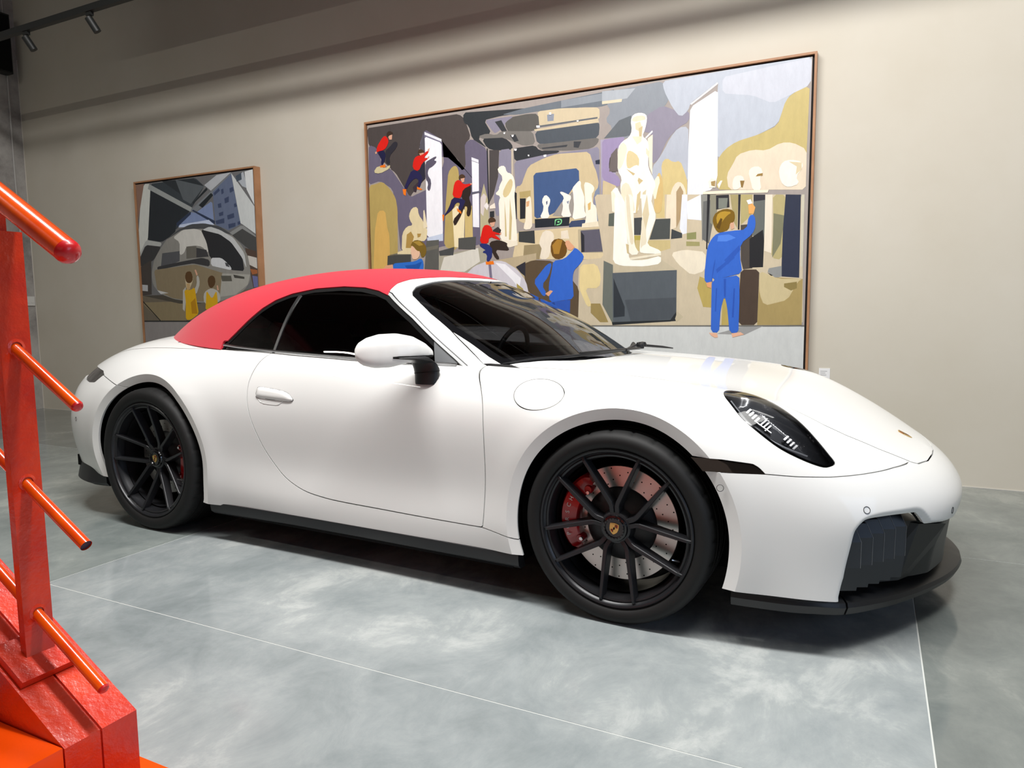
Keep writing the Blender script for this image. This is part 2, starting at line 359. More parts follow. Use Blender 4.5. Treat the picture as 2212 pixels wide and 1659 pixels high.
def rim_tm(m, depth):
    e = np.concatenate([m.T[:, [0, 1]], m.T[:, [1, 2]], m.T[:, [2, 0]]]); es = np.sort(e, 1)
    u, idx, cnt = np.unique(es, axis=0, return_index=True, return_counts=True)
    be = e[idx[cnt == 1]]
    be = be[np.abs(m.V[be]).min(axis=1)[:, 1] > .002] if len(be) else be      # not on the centre plane
    a, b_ = m.V[be[:, 0]], m.V[be[:, 1]]; na, nb = m.N[be[:, 0]], m.N[be[:, 1]]
    side = np.cross(b_-a, (na+nb)/2); ln = np.linalg.norm(side, axis=1, keepdims=True); side = side/np.maximum(ln, 1e-9)
    V = np.stack([a, a-na*depth, b_-nb*depth, b_], 1).reshape(-1, 3); Nn = np.repeat(side, 4, 0)
    k = np.arange(len(be))*4; q = np.stack([k, k+1, k+2, k+3], 1)
    T = np.concatenate([q[:, [0, 1, 2]], q[:, [0, 2, 3]]])
    return TM(V, Nn, T)
def join_tm(ms):
    V, Nn, T, o = [], [], [], 0
    for m in ms:
        V.append(m.V); Nn.append(m.N); T.append(m.T+o); o += len(m.V)
    return TM(np.concatenate(V), np.concatenate(Nn), np.concatenate(T))
def mirror_tm(m):
    s = np.array([1, -1, 1]); return TM(m.V*s, m.N*s, m.T[:, ::-1].copy())
def emit(name, m, material, rim=.012, parent=None, offset=0.0, label=None):
    if len(m.T) == 0: return None
    if offset: m = TM(m.V+m.N*offset, m.N, m.T)
    if rim: m = join_tm([m, rim_tm(m, rim)])
    me = bpy.data.meshes.new(name); nT = len(m.T)
    me.vertices.add(len(m.V)); me.vertices.foreach_set('co', m.V.ravel())
    me.loops.add(nT*3); me.loops.foreach_set('vertex_index', m.T.ravel().astype(np.int32))
    me.polygons.add(nT); me.polygons.foreach_set('loop_start', np.arange(0, nT*3, 3, dtype=np.int32))
    me.update(calc_edges=True); me.polygons.foreach_set('use_smooth', np.ones(nT, bool))
    if not me.validate(): me.normals_split_custom_set_from_vertices(m.N)
    me.materials.append(material)
    o = link(bpy.data.objects.new(name, me), car if parent is None else parent)
    if label: o['label'] = label
    return o
def emit2(name, m, material, rim=.012, offset=0.0, label=None):
    """the near-side panel and its mirrored twin as two parts"""
    a = emit(name, m, material, rim, None, offset); b_ = emit(name, mirror_tm(m), material, rim, None, offset)
    for o in (a, b_):
        if o is not None and label: o['label'] = label
    return a, b_

# ------------------------------------------------------------------ body shell
AF = (1.235, .333); AR = (-1.225, .352)             # arch centres (x, z)
def r_arch(which, th):
    low = np.maximum(0, -np.sin(th))
    if which == 'F': return .376 + .05*low**2
    return .392 + .06*low**2 + .012*np.maximum(0, np.cos(th))**2
LIP = .040
def polar(V, c): return np.hypot(V[..., 0]-c[0], V[..., 2]-c[1]), np.arctan2(V[..., 2]-c[1], V[..., 0]-c[0])
Sb = surf(BODY, 460, 190)
Sb[..., 1] *= -1                                     # near side
for w_, c_ in (('F', AF), ('R', AR)):                # the wings swell towards the arches
    r, th = polar(Sb, c_); ro = r_arch(w_, th)+LIP
    g = np.exp(-(np.maximum(r-ro, 0)/.075)**2)*(np.abs(Sb[..., 1]) > .5)*np.clip((.80-Sb[..., 2])/.1, 0, 1)
    Sb[..., 1] -= .010*g
body = grid_tm(Sb)
if body.N[np.argmin(body.V[:, 1])][1] > 0:
    body.N *= -1; body.T = body.T[:, ::-1].copy()
body0 = body.copy()
bands = []
for w_, c_ in (('F', AF), ('R', AR)):
    r, th = polar(body.V, c_); near = np.where(np.abs(body.V[:, 1]) > .45, 1, -1)
    d_out = np.where(near > 0, r-(r_arch(w_, th)+LIP), .3)
    band = clip(body, -d_out); body = clip(body, d_out)
    r, th = polar(band.V, c_); band = clip(band, r-r_arch(w_, th))
    # crease line: width of the outer panel at the arch edge
    r, th = polar(band.V, c_); edge = np.abs(r-(r_arch(w_, th)+LIP)) < 1e-4
    o = np.argsort(th[edge]); te, ye = th[edge][o], band.V[edge][o, 1]
    wy = np.interp(th, te, ye)
    k = (r_arch(w_, th)+LIP-r)/LIP
    band.V[:, 1] = wy + .009*np.clip(k, 0, 1)
    # normals of the flat lip face straight out, a little down
    dw = np.gradient(np.interp(np.linspace(-math.pi, math.pi, 361), te, ye), 2*math.pi/360)
    sl = np.interp(th, np.linspace(-math.pi, math.pi, 361), dw)/np.maximum(r, .1)
    n = np.stack([-sl*np.sin(th)*-1*0, -np.ones_like(r), 0*r], 1)
    n += np.stack([-np.cos(th)*.22, 0*r, -np.sin(th)*.22], 1)
    band.N = n/np.linalg.norm(n, axis=1, keepdims=True)
    bands.append(band)
# outlines in car coordinates on the near side -------------------------------------------------
DOOR = [(.52,-.80,.95),(.60,-.80,.872),(.652,-.80,.826),(.688,-.85,.775),(.708,-.859,.715),(.718,-.877,.62),(.722,-.877,.50),(.718,-.879,.38),(.712,-.879,.28),(.706,-.879,.273),(.622,-.877,.272),(.402,-.871,.274),(.214,-.869,.278),(.03,-.867,.282),(-.089,-.867,.289),(-.206,-.867,.307),(-.309,-.866,.348),(-.379,-.867,.403),(-.437,-.87,.47),(-.474,-.872,.531),(-.508,-.872,.599),(-.528,-.868,.653),(-.541,-.857,.707),(-.547,-.84,.76),(-.542,-.82,.806),(-.527,-.786,.855),(-.50,-.74,.90),(-.49,-.74,.93),(.0,-.74,.96)]
HOOD = [(.72,-.64,.86),(.90,-.615,.85),(1.167,-.59,.837),(1.40,-.565,.812),(1.55,-.543,.79),(1.66,-.568,.775),(1.76,-.593,.73),(1.85,-.59,.69),(1.915,-.565,.661),(2.013,-.495,.61),(2.085,-.425,.57),(2.109,-.402,.56),(2.128,-.37,.55),(2.160,-.25,.541),(2.178,-.10,.538),(2.182,.0,.536),(2.182,.2,.53),(.72,.2,.9)]
FUEL = [(1.025,-.822,.783),(1.007,-.801,.802),(.975,-.78,.817),(.934,-.766,.826),(.894,-.766,.827),(.862,-.781,.822),(.839,-.802,.809),(.828,-.821,.79),(.828,-.837,.769),(.842,-.849,.748),(.867,-.857,.732),(.902,-.861,.723),(.941,-.862,.723),(.978,-.859,.73),(1.008,-.851,.744),(1.024,-.839,.763)]
HEAD = [(1.54,-.64,.798),(1.552,-.585,.796),(1.60,-.565,.789),(1.66,-.595,.776),(1.725,-.635,.748),(1.79,-.668,.706),(1.84,-.694,.66),(1.876,-.711,.622),(1.896,-.721,.599),(1.886,-.737,.59),(1.862,-.754,.589),(1.805,-.771,.61),(1.737,-.781,.644),(1.669,-.776,.691),(1.619,-.762,.729),(1.578,-.73,.767),(1.55,-.692,.789)]
MARK = [(1.455,-.87,.612),(1.497,-.866,.6105),(1.581,-.85,.608),(1.671,-.83,.597),(1.688,-.829,.588),(1.712,-.83,.566),(1.60,-.857,.569),(1.518,-.871,.569),(1.46,-.87,.569)]
TAIL = [(-2.3,0,.80),(-2.21,-.45,.80),(-1.86,-.80,.765),(-1.787,-.771,.787),(-1.68,-.809,.775),(-1.672,-.831,.742),(-1.693,-.842,.719),(-1.78,-.822,.712),(-2.0,-.8,.70),(-2.3,0,.73)]
DECK = [(-2.24,.3,.9),(-2.24,0,.9),(-2.225,-.3,.9),(-2.13,-.47,.9),(-1.98,-.60,.9),(-1.80,-.655,.9),(-1.589,-.674,.9),(-1.37,-.685,.9),(-1.134,-.694,.9),(-1.03,-.69,.9),(-.97,-.66,.9),(-.93,-.60,.9),(-.93,.3,.9)]
G = .0022
# hood
hood, rest = cut_out(body, HOOD, (0, 0, 1), G, smooth=False, extra=lambda V: (V[:, 2]-.40))
# cut the headlight first out of both
_nh = (.42, -.62, .66)
def near_head(m, inside):
    d = field(m, HEAD, _nh); ok = (m.V[:, 1] < -.4) & (m.V[:, 0] > 1.3)
    d = np.where(ok, d, -.2)
    return clip(m, d-.001) if inside else clip(m, -d-.001)
headlight = near_head(body0, True)
hood = near_head(hood, False); rest = near_head(rest, False)
# bumper line, nose to arch
def bump_d(V):
    zx = np.interp(V[:, 0], [1.3, 1.5, 1.711, 1.795, 1.891, 1.997, 2.056, 2.10, 2.13], [.572, .570, .567, .562, .561, .565, .566, .562, 2.0])
    return np.minimum(zx-V[:, 2], V[:, 0]-1.30)
bumper = clip(rest, bump_d(rest.V)-G*.6); rest = clip(rest, -bump_d(rest.V)-G*.6)
inner_front = [b_ for b_ in bands[:1]]
bandF, bandR = bands
def mark_d(m): return np.minimum(field(m, MARK, (0, 1, 0), False), np.where((m.V[:, 1] < -.6) & (m.V[:, 0] > 1.3), 1, -1))
rF = lambda V: polar(V, AF)[0]-r_arch('F', polar(V, AF)[1])
marker_n = clip(body0, mark_d(body0)); marker_n = clip(marker_n, rF(marker_n.V))
rest = clip(rest, -mark_d(rest)); bandF = clip(bandF, -mark_d(bandF)); bumper = clip(bumper, -mark_d(bumper))
# inlet
INLET = np.array([(-.30,.10),(-.795,.10),(-.794,.198),(-.786,.26),(-.781,.328),(-.776,.385),(-.771,.408),(-.760,.427),(-.743,.439),(-.697,.443),(-.65,.442),(-.600,.4385),(-.583,.433),(-.569,.418),(-.552,.397),(-.538,.3915),(-.474,.384),(-.379,.371),(-.309,.360),(-.2,.354),(0,.351),(.2,.351),(.2,.10)])
_q = INLET[3:18]; INLET = np.concatenate([INLET[:3], cr(_q, 5, closed=False), INLET[18:]])
def inlet_d(V): return np.minimum(sdf(V[:, 1:3], INLET), V[:, 0]-1.88)
def renorm(m, w):
    fn = np.cross(m.V[m.T[:, 1]]-m.V[m.T[:, 0]], m.V[m.T[:, 2]]-m.V[m.T[:, 0]]); n = np.zeros_like(m.V)
    for k in range(3): np.add.at(n, m.T[:, k], fn)
    n /= np.maximum(np.linalg.norm(n, axis=1, keepdims=True), 1e-12)
    if (n*m.N).sum() < 0: n = -n
    q = m.N*(1-w[:, None])+n*w[:, None]; m.N = q/np.linalg.norm(q, axis=1, keepdims=True)
_d = np.maximum(-inlet_d(bumper.V), 0); _d = np.where(bumper.V[:, 0] > 1.85, _d, 1)
_w = np.abs(bumper.V[:, 1]); _wide = np.interp(_w, [.40, .54, .60, .72, .77], [.006, .012, .022, .018, .008])
_k = np.clip(1-_d/_wide, 0, 1)
bumper.V = bumper.V-bumper.N*(.016*_k*_k*np.interp(_w, [.45, .55], [.3, 1]))[:, None]; renorm(bumper, np.clip(1.6-_d/_wide, 0, 1))
opening = clip(bumper, inlet_d(bumper.V)); bumper = clip(bumper, -inlet_d(bumper.V))
# front wing, rear quarter, door
rest_front = clip(rest, rest.V[:, 0]-.0)
_f = field(rest, DOOR, (0, 1, 0), smooth=True, k=4); _side = np.where(np.abs(rest.V[:, 1]) > .55, 1, -1)*.2
_f = np.where(np.abs(rest.V[:, 1]) > .60, _f, np.minimum(_f, .1)*0-.1)
door = clip(rest, _f-G); rest = clip(rest, -_f-G)
# line between front wing and sill, and the join at the top of the door front
def wing_d(V):
    zl = np.interp(V[:, 0], [.5, .71, .777, .85, .9], [.272, .272, .262, .250, .248])
    return np.minimum(V[:, 0]-.60, V[:, 2]-zl)
wing = clip(rest, wing_d(rest.V)-G); rest = clip(rest, -wing_d(rest.V)-G)
sliver = clip(rest, rest.V[:, 0]-.50)
fuel, wing = cut_out(wing, FUEL, (0.0, -.72, .69), .0017)
# rear
deck, rest = cut_out(rest, DECK, (0, 0, 1), G, smooth=False, extra=lambda V: V[:, 2]-.76)
deck_l = clip(deck, -1.0*0 + deck.V[:, 2]-.0)
def tail_d(V):
    m = field(TM(V, V, None), TAIL, (0, 1, 0), smooth=False)
    top = np.interp(V[:, 0], [-2.4, -2.2, -1.95, -1.80, -1.70, -1.66], [.800, .800, .795, .788, .780, .765])
    bot = np.interp(V[:, 0], [-2.4, -2.0, -1.80, -1.72, -1.66], [.745, .733, .718, .722, .762])
    return np.minimum(np.minimum(top-V[:, 2], V[:, 2]-bot), -1.655-V[:, 0])
tail = clip(rest, tail_d(rest.V)); rest = clip(rest, -tail_d(rest.V)-.001)
def rb_d(V):
    zl = np.interp(V[:, 0], [-2.4, -1.7, -1.662, -1.404, -1.3], [.77, .765, .762, .715, .70])
    return np.minimum(zl-V[:, 2], -1.25-V[:, 0])
rbumper = clip(rest, rb_d(rest.V)-G*.7); rest = clip(rest, -rb_d(rest.V)-G*.7)
quarter = rest
bR_b = clip(bandR, rb_d(bandR.V)-G*.7); bR_q = clip(bandR, -rb_d(bandR.V)-G*.7)
bF_b = clip(bandF, bump_d(bandF.V)-G*.6); bF_w = clip(bandF, -bump_d(bandF.V)-G*.6)
bF_s = clip(bF_w, -wing_d(bF_w.V)-G); bF_w = clip(bF_w, wing_d(bF_w.V)-G)
bR_q = join_tm([bR_q, bF_s]) if len(bF_s.T) else bR_q
def cabin_open(m):       # nothing of the outer skin runs across the cabin
    V = m.V; w = np.abs(V[:, 1])
    xb = np.interp(w, [0, .15, .30, .43, .54, .62, .66], [.935, .93, .885, .805, .725, .652, .60])
    inside = np.minimum(np.minimum(.672-w, xb-V[:, 0]), np.minimum(V[:, 0]+.88, V[:, 2]-.6))
    return clip(m, -inside)
door, quarter, wing, hood, deck = [cabin_open(m) for m in (door, quarter, wing, hood, deck)]
both = lambda m: join_tm([m, mirror_tm(m)])
emit('hood', both(hood), M_paint)
emit('front_bumper', both(join_tm([bumper, bF_b])), M_paint)
emit('rear_bumper', both(join_tm([rbumper, bR_b])), M_paint)
emit('rear_deck', both(deck), M_paint)
emit2('front_wing', join_tm([wing, bF_w]), M_paint)
emit2('rear_quarter_panel', join_tm([quarter, bR_q]), M_paint)
doors = emit2('door', door, M_paint)
emit('fuel_flap', fuel, M_paint)
emit('wing_filler_panel', mirror_tm(fuel), M_paint)
emit2('side_marker_lamp', marker_n, M_smoke, rim=0, offset=-.003, label='dark smoked side marker lamp')
emit('tail_lamp_band', both(tail), M_smoke, rim=0, offset=-.006, label='dark smoked tail lamp band')
# black under-layer that shows in the panel gaps
Si = Sb.copy(); und = grid_tm(Si)
if und.N[np.argmin(und.V[:, 1])][1] > 0: und.N *= -1; und.T = und.T[:, ::-1].copy()
und.V = und.V-und.N*.014
for w_, c_ in (('F', AF), ('R', AR)):
    r, th = polar(und.V, c_); und = clip(und, np.where(np.abs(und.V[:, 1]) > .45, r-(r_arch(w_, th)+LIP+.016), .3))
def near_head2(m):
    d = field(m, HEAD, _nh); ok = (m.V[:, 1] < -.4) & (m.V[:, 0] > 1.3); return clip(m, -np.where(ok, d, -.2)+.004)
und = near_head2(und)
und.V[:, 0] -= np.clip((und.V[:, 0]-1.9)/.1, 0, 1)*.018; und = clip(und, -(inlet_d(und.V)))
_w = np.abs(und.V[:, 1]); cabin_hole = np.maximum(_w-.68, np.maximum(und.V[:, 0]-np.interp(_w, [0, .15, .30, .43, .54, .62, .66], [.935, .93, .885, .805, .725, .652, .60]), -.90-und.V[:, 0]))
und = clip(und, np.where(und.V[:, 2] > .6, cabin_hole, .1))
emit('inner_shell', both(und), M_matte, rim=0)
# ------------------------------------------------------------------ cabin: soft top, glass, pillars
Sc = surf(CABIN, 300, 130); Sc[..., 1] *= -1
cab = grid_tm(Sc)
if cab.N[np.argmin(cab.V[:, 1])][1] > 0: cab.N *= -1; cab.T = cab.T[:, ::-1].copy()
WIN = [(-.885,-.70,.90),(-.866,-.692,.929),(-.813,-.673,.979),(-.747,-.642,1.045),(-.686,-.61,1.099),(-.62,-.583,1.139),(-.536,-.557,1.168),(-.401,-.531,1.190),(-.244,-.517,1.196),(-.119,-.52,1.188),(-.028,-.535,1.171),(.049,-.555,1.147),(.225,-.626,1.048),(.364,-.667,.958),(.47,-.69,.89),(.53,-.7,.85),(.53,-.7,.80),(-.885,-.7,.80)]
WS = [(.159,-.531,0),(.137,-.505,0),(.124,-.457,0),(.150,-.367,0),(.190,-.262,0),(.225,-.15,0),(.245,-.05,0),(.248,0,0),(.248,.2,0),(.95,.2,0),(.95,0,0),(.945,-.15,0),(.90,-.30,0),(.82,-.43,0),(.74,-.54,0),(.667,-.622,0),(.60,-.626,0),(.51,-.620,0),(.412,-.616,0),(.294,-.588,0),(.22,-.56,0)]
glass_side, cabr = cut_out(cab, WIN, (0, 1, 0), 0, smooth=False)
# windshield only counts on the top-front side
d = field(cabr, WS, (0, 0, 1), smooth=False); d = np.minimum(d, cabr.V[:, 2]-.86*0)
ws = clip(cabr, d); cabr = clip(cabr, -d)
# header and pillar (white) in front of the soft top edge
def top_d(V):       # positive = soft top
    w = np.abs(V[:, 1])
    xe = np.interp(w, [0, .10, .176, .308, .391, .457, .516, .556, .60], [.208, .200, .180, .112, .045, .020, .026, .042, .060])
    return xe-V[:, 0]
top = clip(cabr, top_d(cabr.V)); frame = clip(cabr, -top_d(cabr.V)-.001)
top = clip(top, top.V[:, 2]-.84); top = clip(top, np.maximum(top.V[:, 2]-.945, -.885-top.V[:, 0]))
# window split: black border all round, glass inside, rear quarter glass behind a bright divider
d = field(glass_side, WIN, (0, 1, 0), smooth=False)
bord = clip(glass_side, .016-d); pane = clip(glass_side, d-.016)
def divl(V): return V[:, 0]-np.interp(V[:, 2], [.90, 1.13], [-.497, -.478])
corner_d = lambda V: V[:, 0]-(.362+(.958-V[:, 2])*.42)
corner = clip(glass_side, corner_d(glass_side.V)); corner = clip(corner, corner.V[:, 2]-.872)
pane = clip(pane, -corner_d(pane.V)); bord = clip(bord, -corner_d(bord.V)) if True else bord
front_pane = clip(pane, divl(pane.V)-.008); rear_pane = clip(pane, -divl(pane.V)-.008)
divider = clip(clip(pane, divl(pane.V)+.008), .008-divl(clip(pane, divl(pane.V)+.008).V))
emit('soft_top', both(top), M_red, rim=.012, offset=.006, label='red fabric soft top')
emit('windshield_frame', both(frame), M_paint, rim=.010, offset=.004)
emit2('window_seal', bord, M_matte, rim=.006)
sw = emit2('side_window', front_pane, M_glass, rim=0, offset=-.002)
emit2('quarter_window', rear_pane, M_glass, rim=0, offset=-.002)
emit2('window_divider', divider, M_alu, rim=.004, offset=.002, label='bright upright strip between the side windows')
# windshield: dark printed border and clear centre
dw = field(ws, WS, (0, 0, 1), smooth=False)
wsb = clip(ws, .030-dw); wsc = clip(ws, dw-.030)
emit('windshield', both(wsc), M_glass, rim=0, offset=-.001)
M_frit = mat('printed_glass_border', (.006, .006, .007), rough=.05, spec=.6)
emit('windshield_border', both(wsb), M_frit, rim=.004, offset=-.001)

emit2('window_corner_panel', corner, mat('grey_plastic', (.075, .08, .085), rough=.5), rim=.004, offset=-.001, label='plain grey triangle at the front window corner')
# grey seal between side window and pillar
df = field(frame, WIN, (0, 1, 0), smooth=False)
seal = clip(frame, np.where((np.abs(frame.V[:, 1]) > .4) & (frame.V[:, 0] > -.05), .013+df, -.1)); seal = clip(seal, -np.where(seal.V[:,0]>-.05, field(seal, WS, (0,0,1), smooth=False), 0)-.01)
emit2('pillar_seal', clip(seal, .0125 - (-field(seal, WIN, (0, 1, 0), smooth=False))-.0035), mat('pale_grey_seal', (.42, .43, .43), rough=.4), rim=.003, offset=.0065)
emit2('pillar_seal_edge', seal, M_black, rim=.003, offset=.0055)
# ------------------------------------------------------------------ wheels, brakes, wheel housings
def local(o, loc, rot=(0, 0, 0)): o.location = loc; o.rotation_euler = rot; return o
def tyre_bm(R, rim, width):
    bm = bmesh.new(); seg = 216
    prof = [(rim-.004, .012), (rim+.003, .002), (rim+.012, -.006), (rim+.026, -.011), (R-.026, -.010), (R-.015, -.004), (R-.007, .006), (R-.002, .020), (R, .038)]
    W_ = width
    gr = [.060, .105, W_-.105-.02, W_-.060-.02]
    for g in gr: prof += [(R+.0005, g-.006), (R-.006, g-.005), (R-.006, g+.005), (R+.0005, g+.006)]
    prof += [(R, W_-.058), (R-.002, W_-.040), (R-.010, W_-.022), (R-.03, W_-.012), (rim+.01, W_-.018), (rim-.004, W_-.03)]
    rings = add_lathe(bm, prof, seg)
    for i, ring in enumerate(rings):
        if 7 <= i <= 8:
            for k, v in enumerate(ring):
                if k % 8 == 0:
                    f = 1-.0045/math.hypot(v.co.x, v.co.z); v.co.x *= f; v.co.z *= f
    return bm
def rim_bm(rim, width, hub_t):
    bm = bmesh.new()
    prof = [(rim, .006), (rim+.001, .000), (rim-.003, -.003), (rim-.008, -.001), (rim-.010, .006), (rim-.016, .012), (rim-.020, .010), (rim-.026, .013),
            (rim-.028, .030), (rim-.034, .045), (rim-.036, .11), (rim-.034, width-.08), (rim-.006, width-.03), (rim, width-.025), (rim+.001, width-.015),
            (rim-.012, width-.014), (rim-.040, width-.07), (rim-.042, .10), (rim-.042, .05)]
    add_lathe(bm, prof, 128)
    # hub body
    add_lathe(bm, [(.0, hub_t+.004), (.048, hub_t+.004), (.054, hub_t+.008), (.058, hub_t+.020), (.064, hub_t+.05), (.064, hub_t+.09), (0, hub_t+.09)], 48)
    return bm
def spoke_bm(a0, side, rim, hub_t, half):
    """one of a pair: runs beside its twin from the hub, then leaves it towards the rim"""
    bm = bmesh.new(); r_end = rim-.010
    def P(t):      # t 0..1 -> (u along a0, v across) in the wheel plane
        e = (r_end*math.cos(half), side*r_end*math.sin(half))
        s0 = (.040, side*.0085); s1 = (.080, side*.0105)
        if t < .22:
            k = t/.22; return (s0[0]+(s1[0]-s0[0])*k, s0[1]+(s1[1]-s0[1])*k)
        k = (t-.22)/.78; return (s1[0]+(e[0]-s1[0])*k, s1[1]+(e[1]-s1[1])*k)
    rings = []; n = 16
    for i in range(n+1):
        t = i/n; u, v = P(t); u2, v2 = P(min(t+.02, 1)); u1, v1 = P(max(t-.02, 0))
        dx, dy = u2-u1, v2-v1; l = math.hypot(dx, dy); dx /= l; dy /= l; nx, ny = -dy, dx
        r = math.hypot(u, v); k = max(0, min(1, (r-.05)/(r_end-.05)))
        tf = hub_t+.006 + (-.001-hub_t-.006)*(k**.9 if hub_t < .03 else k**1.15)
        if k > .96: tf += .006*(k-.96)/.04
        wf = .0070-.0030*k; wb = .0135-.0035*k; dep = .030+.012*(1-k)
        sec = [(-wf, tf), (wf, tf), (wf+.0018, tf+.003), (wb, tf+dep), (-wb, tf+dep), (-wf-.0018, tf+.003)]
        ring = []
        for o, tt in sec:
            pu, pv = u+nx*o, v+ny*o
            x = pu*math.cos(a0)-pv*math.sin(a0); z = pu*math.sin(a0)+pv*math.cos(a0)
            ring.append(bm.verts.new((x, tt, z)))
        rings.append(ring)
    for a, b_ in zip(rings, rings[1:]):
        for k in range(6): bm.faces.new((a[k], a[(k+1) % 6], b_[(k+1) % 6], b_[k]))
    bm.faces.new(rings[0]); bm.faces.new(rings[-1][::-1])
    return bm
SHIELD = [(-.0155, .017), (-.008, .0185), (0, .0195), (.008, .0185), (.0155, .017), (.0165, .008), (.0158, -.002), (.0125, -.011), (.006, -.0175), (0, -.021), (-.006, -.0175), (-.0125, -.011), (-.0158, -.002), (-.0165, .008)]
def shield_parts(scale, parent, axis='y', loc=(0, 0, 0), rot=(0, 0, 0)):
    """gold crest: rim, black and red bars in two quarters, small centre shield"""
    bm = bmesh.new(); add_prism(bm, [(x*scale, z*scale) for x, z in SHIELD], -.0012, .001, 1)
    root = obj_bm('crest', bm, M_gold, parent, bevel=.0003, seg=1); root['label'] = 'gold shield crest'
    local(root, loc, rot)
    for nm, cells, m in (('crest_black_bars', [(.002, .0035, .009, .0142), (.0065, .0092, .0035, .015), (-.0045, -.002, -.015, -.002), (-.0105, -.0078, -.0095, -.002), (-.0125, .0125, .0158, .0166)], M_matte),
                         ('crest_red_bars', [(.0038, .0063, .0075, .0145), (.0095, .0125, .002, .0142), (-.0075, -.0048, -.0125, -.002)], M_emred)):
        bm = bmesh.new()
        for x0, x1, z0, z1 in cells: add_box(bm, (x0*scale, -.0016, z0*scale), (x1*scale, -.0011, z1*scale))
        obj_bm(nm, bm, m, root.parent if root.parent and root.parent.parent and root.parent.parent.parent else root)
    return root
def merge_into(name, bm, mats, parent): return obj_bm(name, bm, mats, parent)
def text_mesh(name, body, size, mat_, parent, extrude=.0006, spacing=1.0):
    cu = bpy.data.curves.new(name, 'FONT'); cu.body = body; cu.size = size; cu.extrude = extrude; cu.align_x = 'CENTER'; cu.align_y = 'CENTER'; cu.space_character = spacing
    tmp = bpy.data.objects.new(name, cu); COL.objects.link(tmp)
    bpy.context.view_layer.update()
    me = bpy.data.meshes.new_from_object(tmp.evaluated_get(bpy.context.evaluated_depsgraph_get()))
    bpy.data.objects.remove(tmp, do_unlink=True)
    me.name = name; me.materials.clear(); me.materials.append(mat_)
    return link(bpy.data.objects.new(name, me), parent)
def crest_bm(scale):
    bm = bmesh.new(); add_prism(bm, [(x*scale, z*scale) for x, z in SHIELD], -.0012, .001, 1)
    for f in bm.faces: f.material_index = 0
    for cells, mi in (([(.002, .0035, .004, .0142), (.0065, .0088, .0035, .0145), (-.0045, -.002, -.0135, -.003), (-.0105, -.0078, -.0095, -.003), (-.0125, .0125, .0157, .0163), (-.003, .003, -.0035, .0045)], 1),
                      ([(.0038, .0060, .0065, .0145), (.0095, .0125, .003, .0142), (-.0075, -.0048, -.0125, -.003)], 2)):
        for x0, x1, z0, z1 in cells:
            n0 = len(bm.faces); add_box(bm, (x0*scale, -.0016, z0*scale), (x1*scale, -.0011, z1*scale)); bm.faces.ensure_lookup_table()
            for f in bm.faces[n0:]: f.material_index = mi
    return bm
CREST = [M_gold, M_matte, M_emred]
def caliper_bm(r0, r1, a0, a1, t0, t1):
    bm = bmesh.new(); n = 22; rings = []
    for i in range(n+1):
        f = i/n; a = a0+(a1-a0)*f; e = math.sin(math.pi*f)**.35 if 0 < f < 1 else 0
        ri = r0+.018*(1-e); ro = r1-.022*(1-e); tt = t0+.012*(1-e)
        mid = .006*math.exp(-((f-.5)/.28)**4)
        ring = [(ri, t1), (ri, tt+.004), (ri+.006, tt-mid), (ro-.012, tt-mid), (ro-.002, tt+.010), (ro, t1)]
        rings.append([bm.verts.new((r*math.cos(a), t, r*math.sin(a))) for r, t in ring])
    for A_, B_ in zip(rings, rings[1:]):
        for k in range(6): bm.faces.new((A_[k], A_[(k+1) % 6], B_[(k+1) % 6], B_[k]))
    bm.faces.new(rings[0]); bm.faces.new(rings[-1][::-1])
    # end bosses
    for f in (.10, .90):
        a = a0+(a1-a0)*f; rc = r0+.010
        add_lathe(bm, [(0, t0-.002), (.013, t0-.002), (.016, t0+.004), (.016, t1-.02), (0, t1-.02)], 20, 1, (rc*math.cos(a), 0, rc*math.sin(a)))
    return bm
def make_wheel(front):
    R, rim, width, hub_t = (.338, .2755, .255, .016) if front else (.359, .2885, .315, .050)
    R = R
    w = obj_bm('wheel', rim_bm(rim, width, hub_t), M_rim, car, smooth=True)
    obj_bm('tyre', tyre_bm(R, rim, width), M_rubber, w, smooth=True)
    base = R_(93 if front else 62)
    for k in range(5):
        for s in (-1, 1):
            obj_bm('spoke', spoke_bm(base+k*R_(72), s, rim, hub_t, R_(22.8)), M_rim, w, bevel=.0012, seg=1)
    # centre lock nut
    bm = bmesh.new(); add_lathe(bm, [(0, hub_t-.004), (.031, hub_t-.004), (.032, hub_t-.009), (.036, hub_t-.009), (.037, hub_t-.004), (.044, hub_t-.003), (.0465, hub_t+.002), (.0465, hub_t+.02)], 64)
    for k in range(20):
        a = 2*math.pi*k/20; M = Matrix.Rotation(-a, 4, 'Y')
        add_box(bm, (.0325, hub_t-.0115, -.0028), (.0372, hub_t-.004, .0028), M)
    cap = obj_bm('hub_cap', bm, M_blackgloss, w)
    cr_ = obj_bm('crest', crest_bm(1.0 if front else .95), CREST, w); cr_['label'] = 'gold shield crest on the hub'
    local(cr_, (0, hub_t-.0052, 0), (0, R_(8 if front else -14), 0))
    # air valve
    bm = bmesh.new(); a = R_(-22); add_tube(bm, [(.238*math.cos(a), .035, .238*math.sin(a)), (.215*math.cos(a), .018, .215*math.sin(a))], .0035, 10)
    obj_bm('tyre_valve', bm, M_chrome if front else M_black, w)
    return w
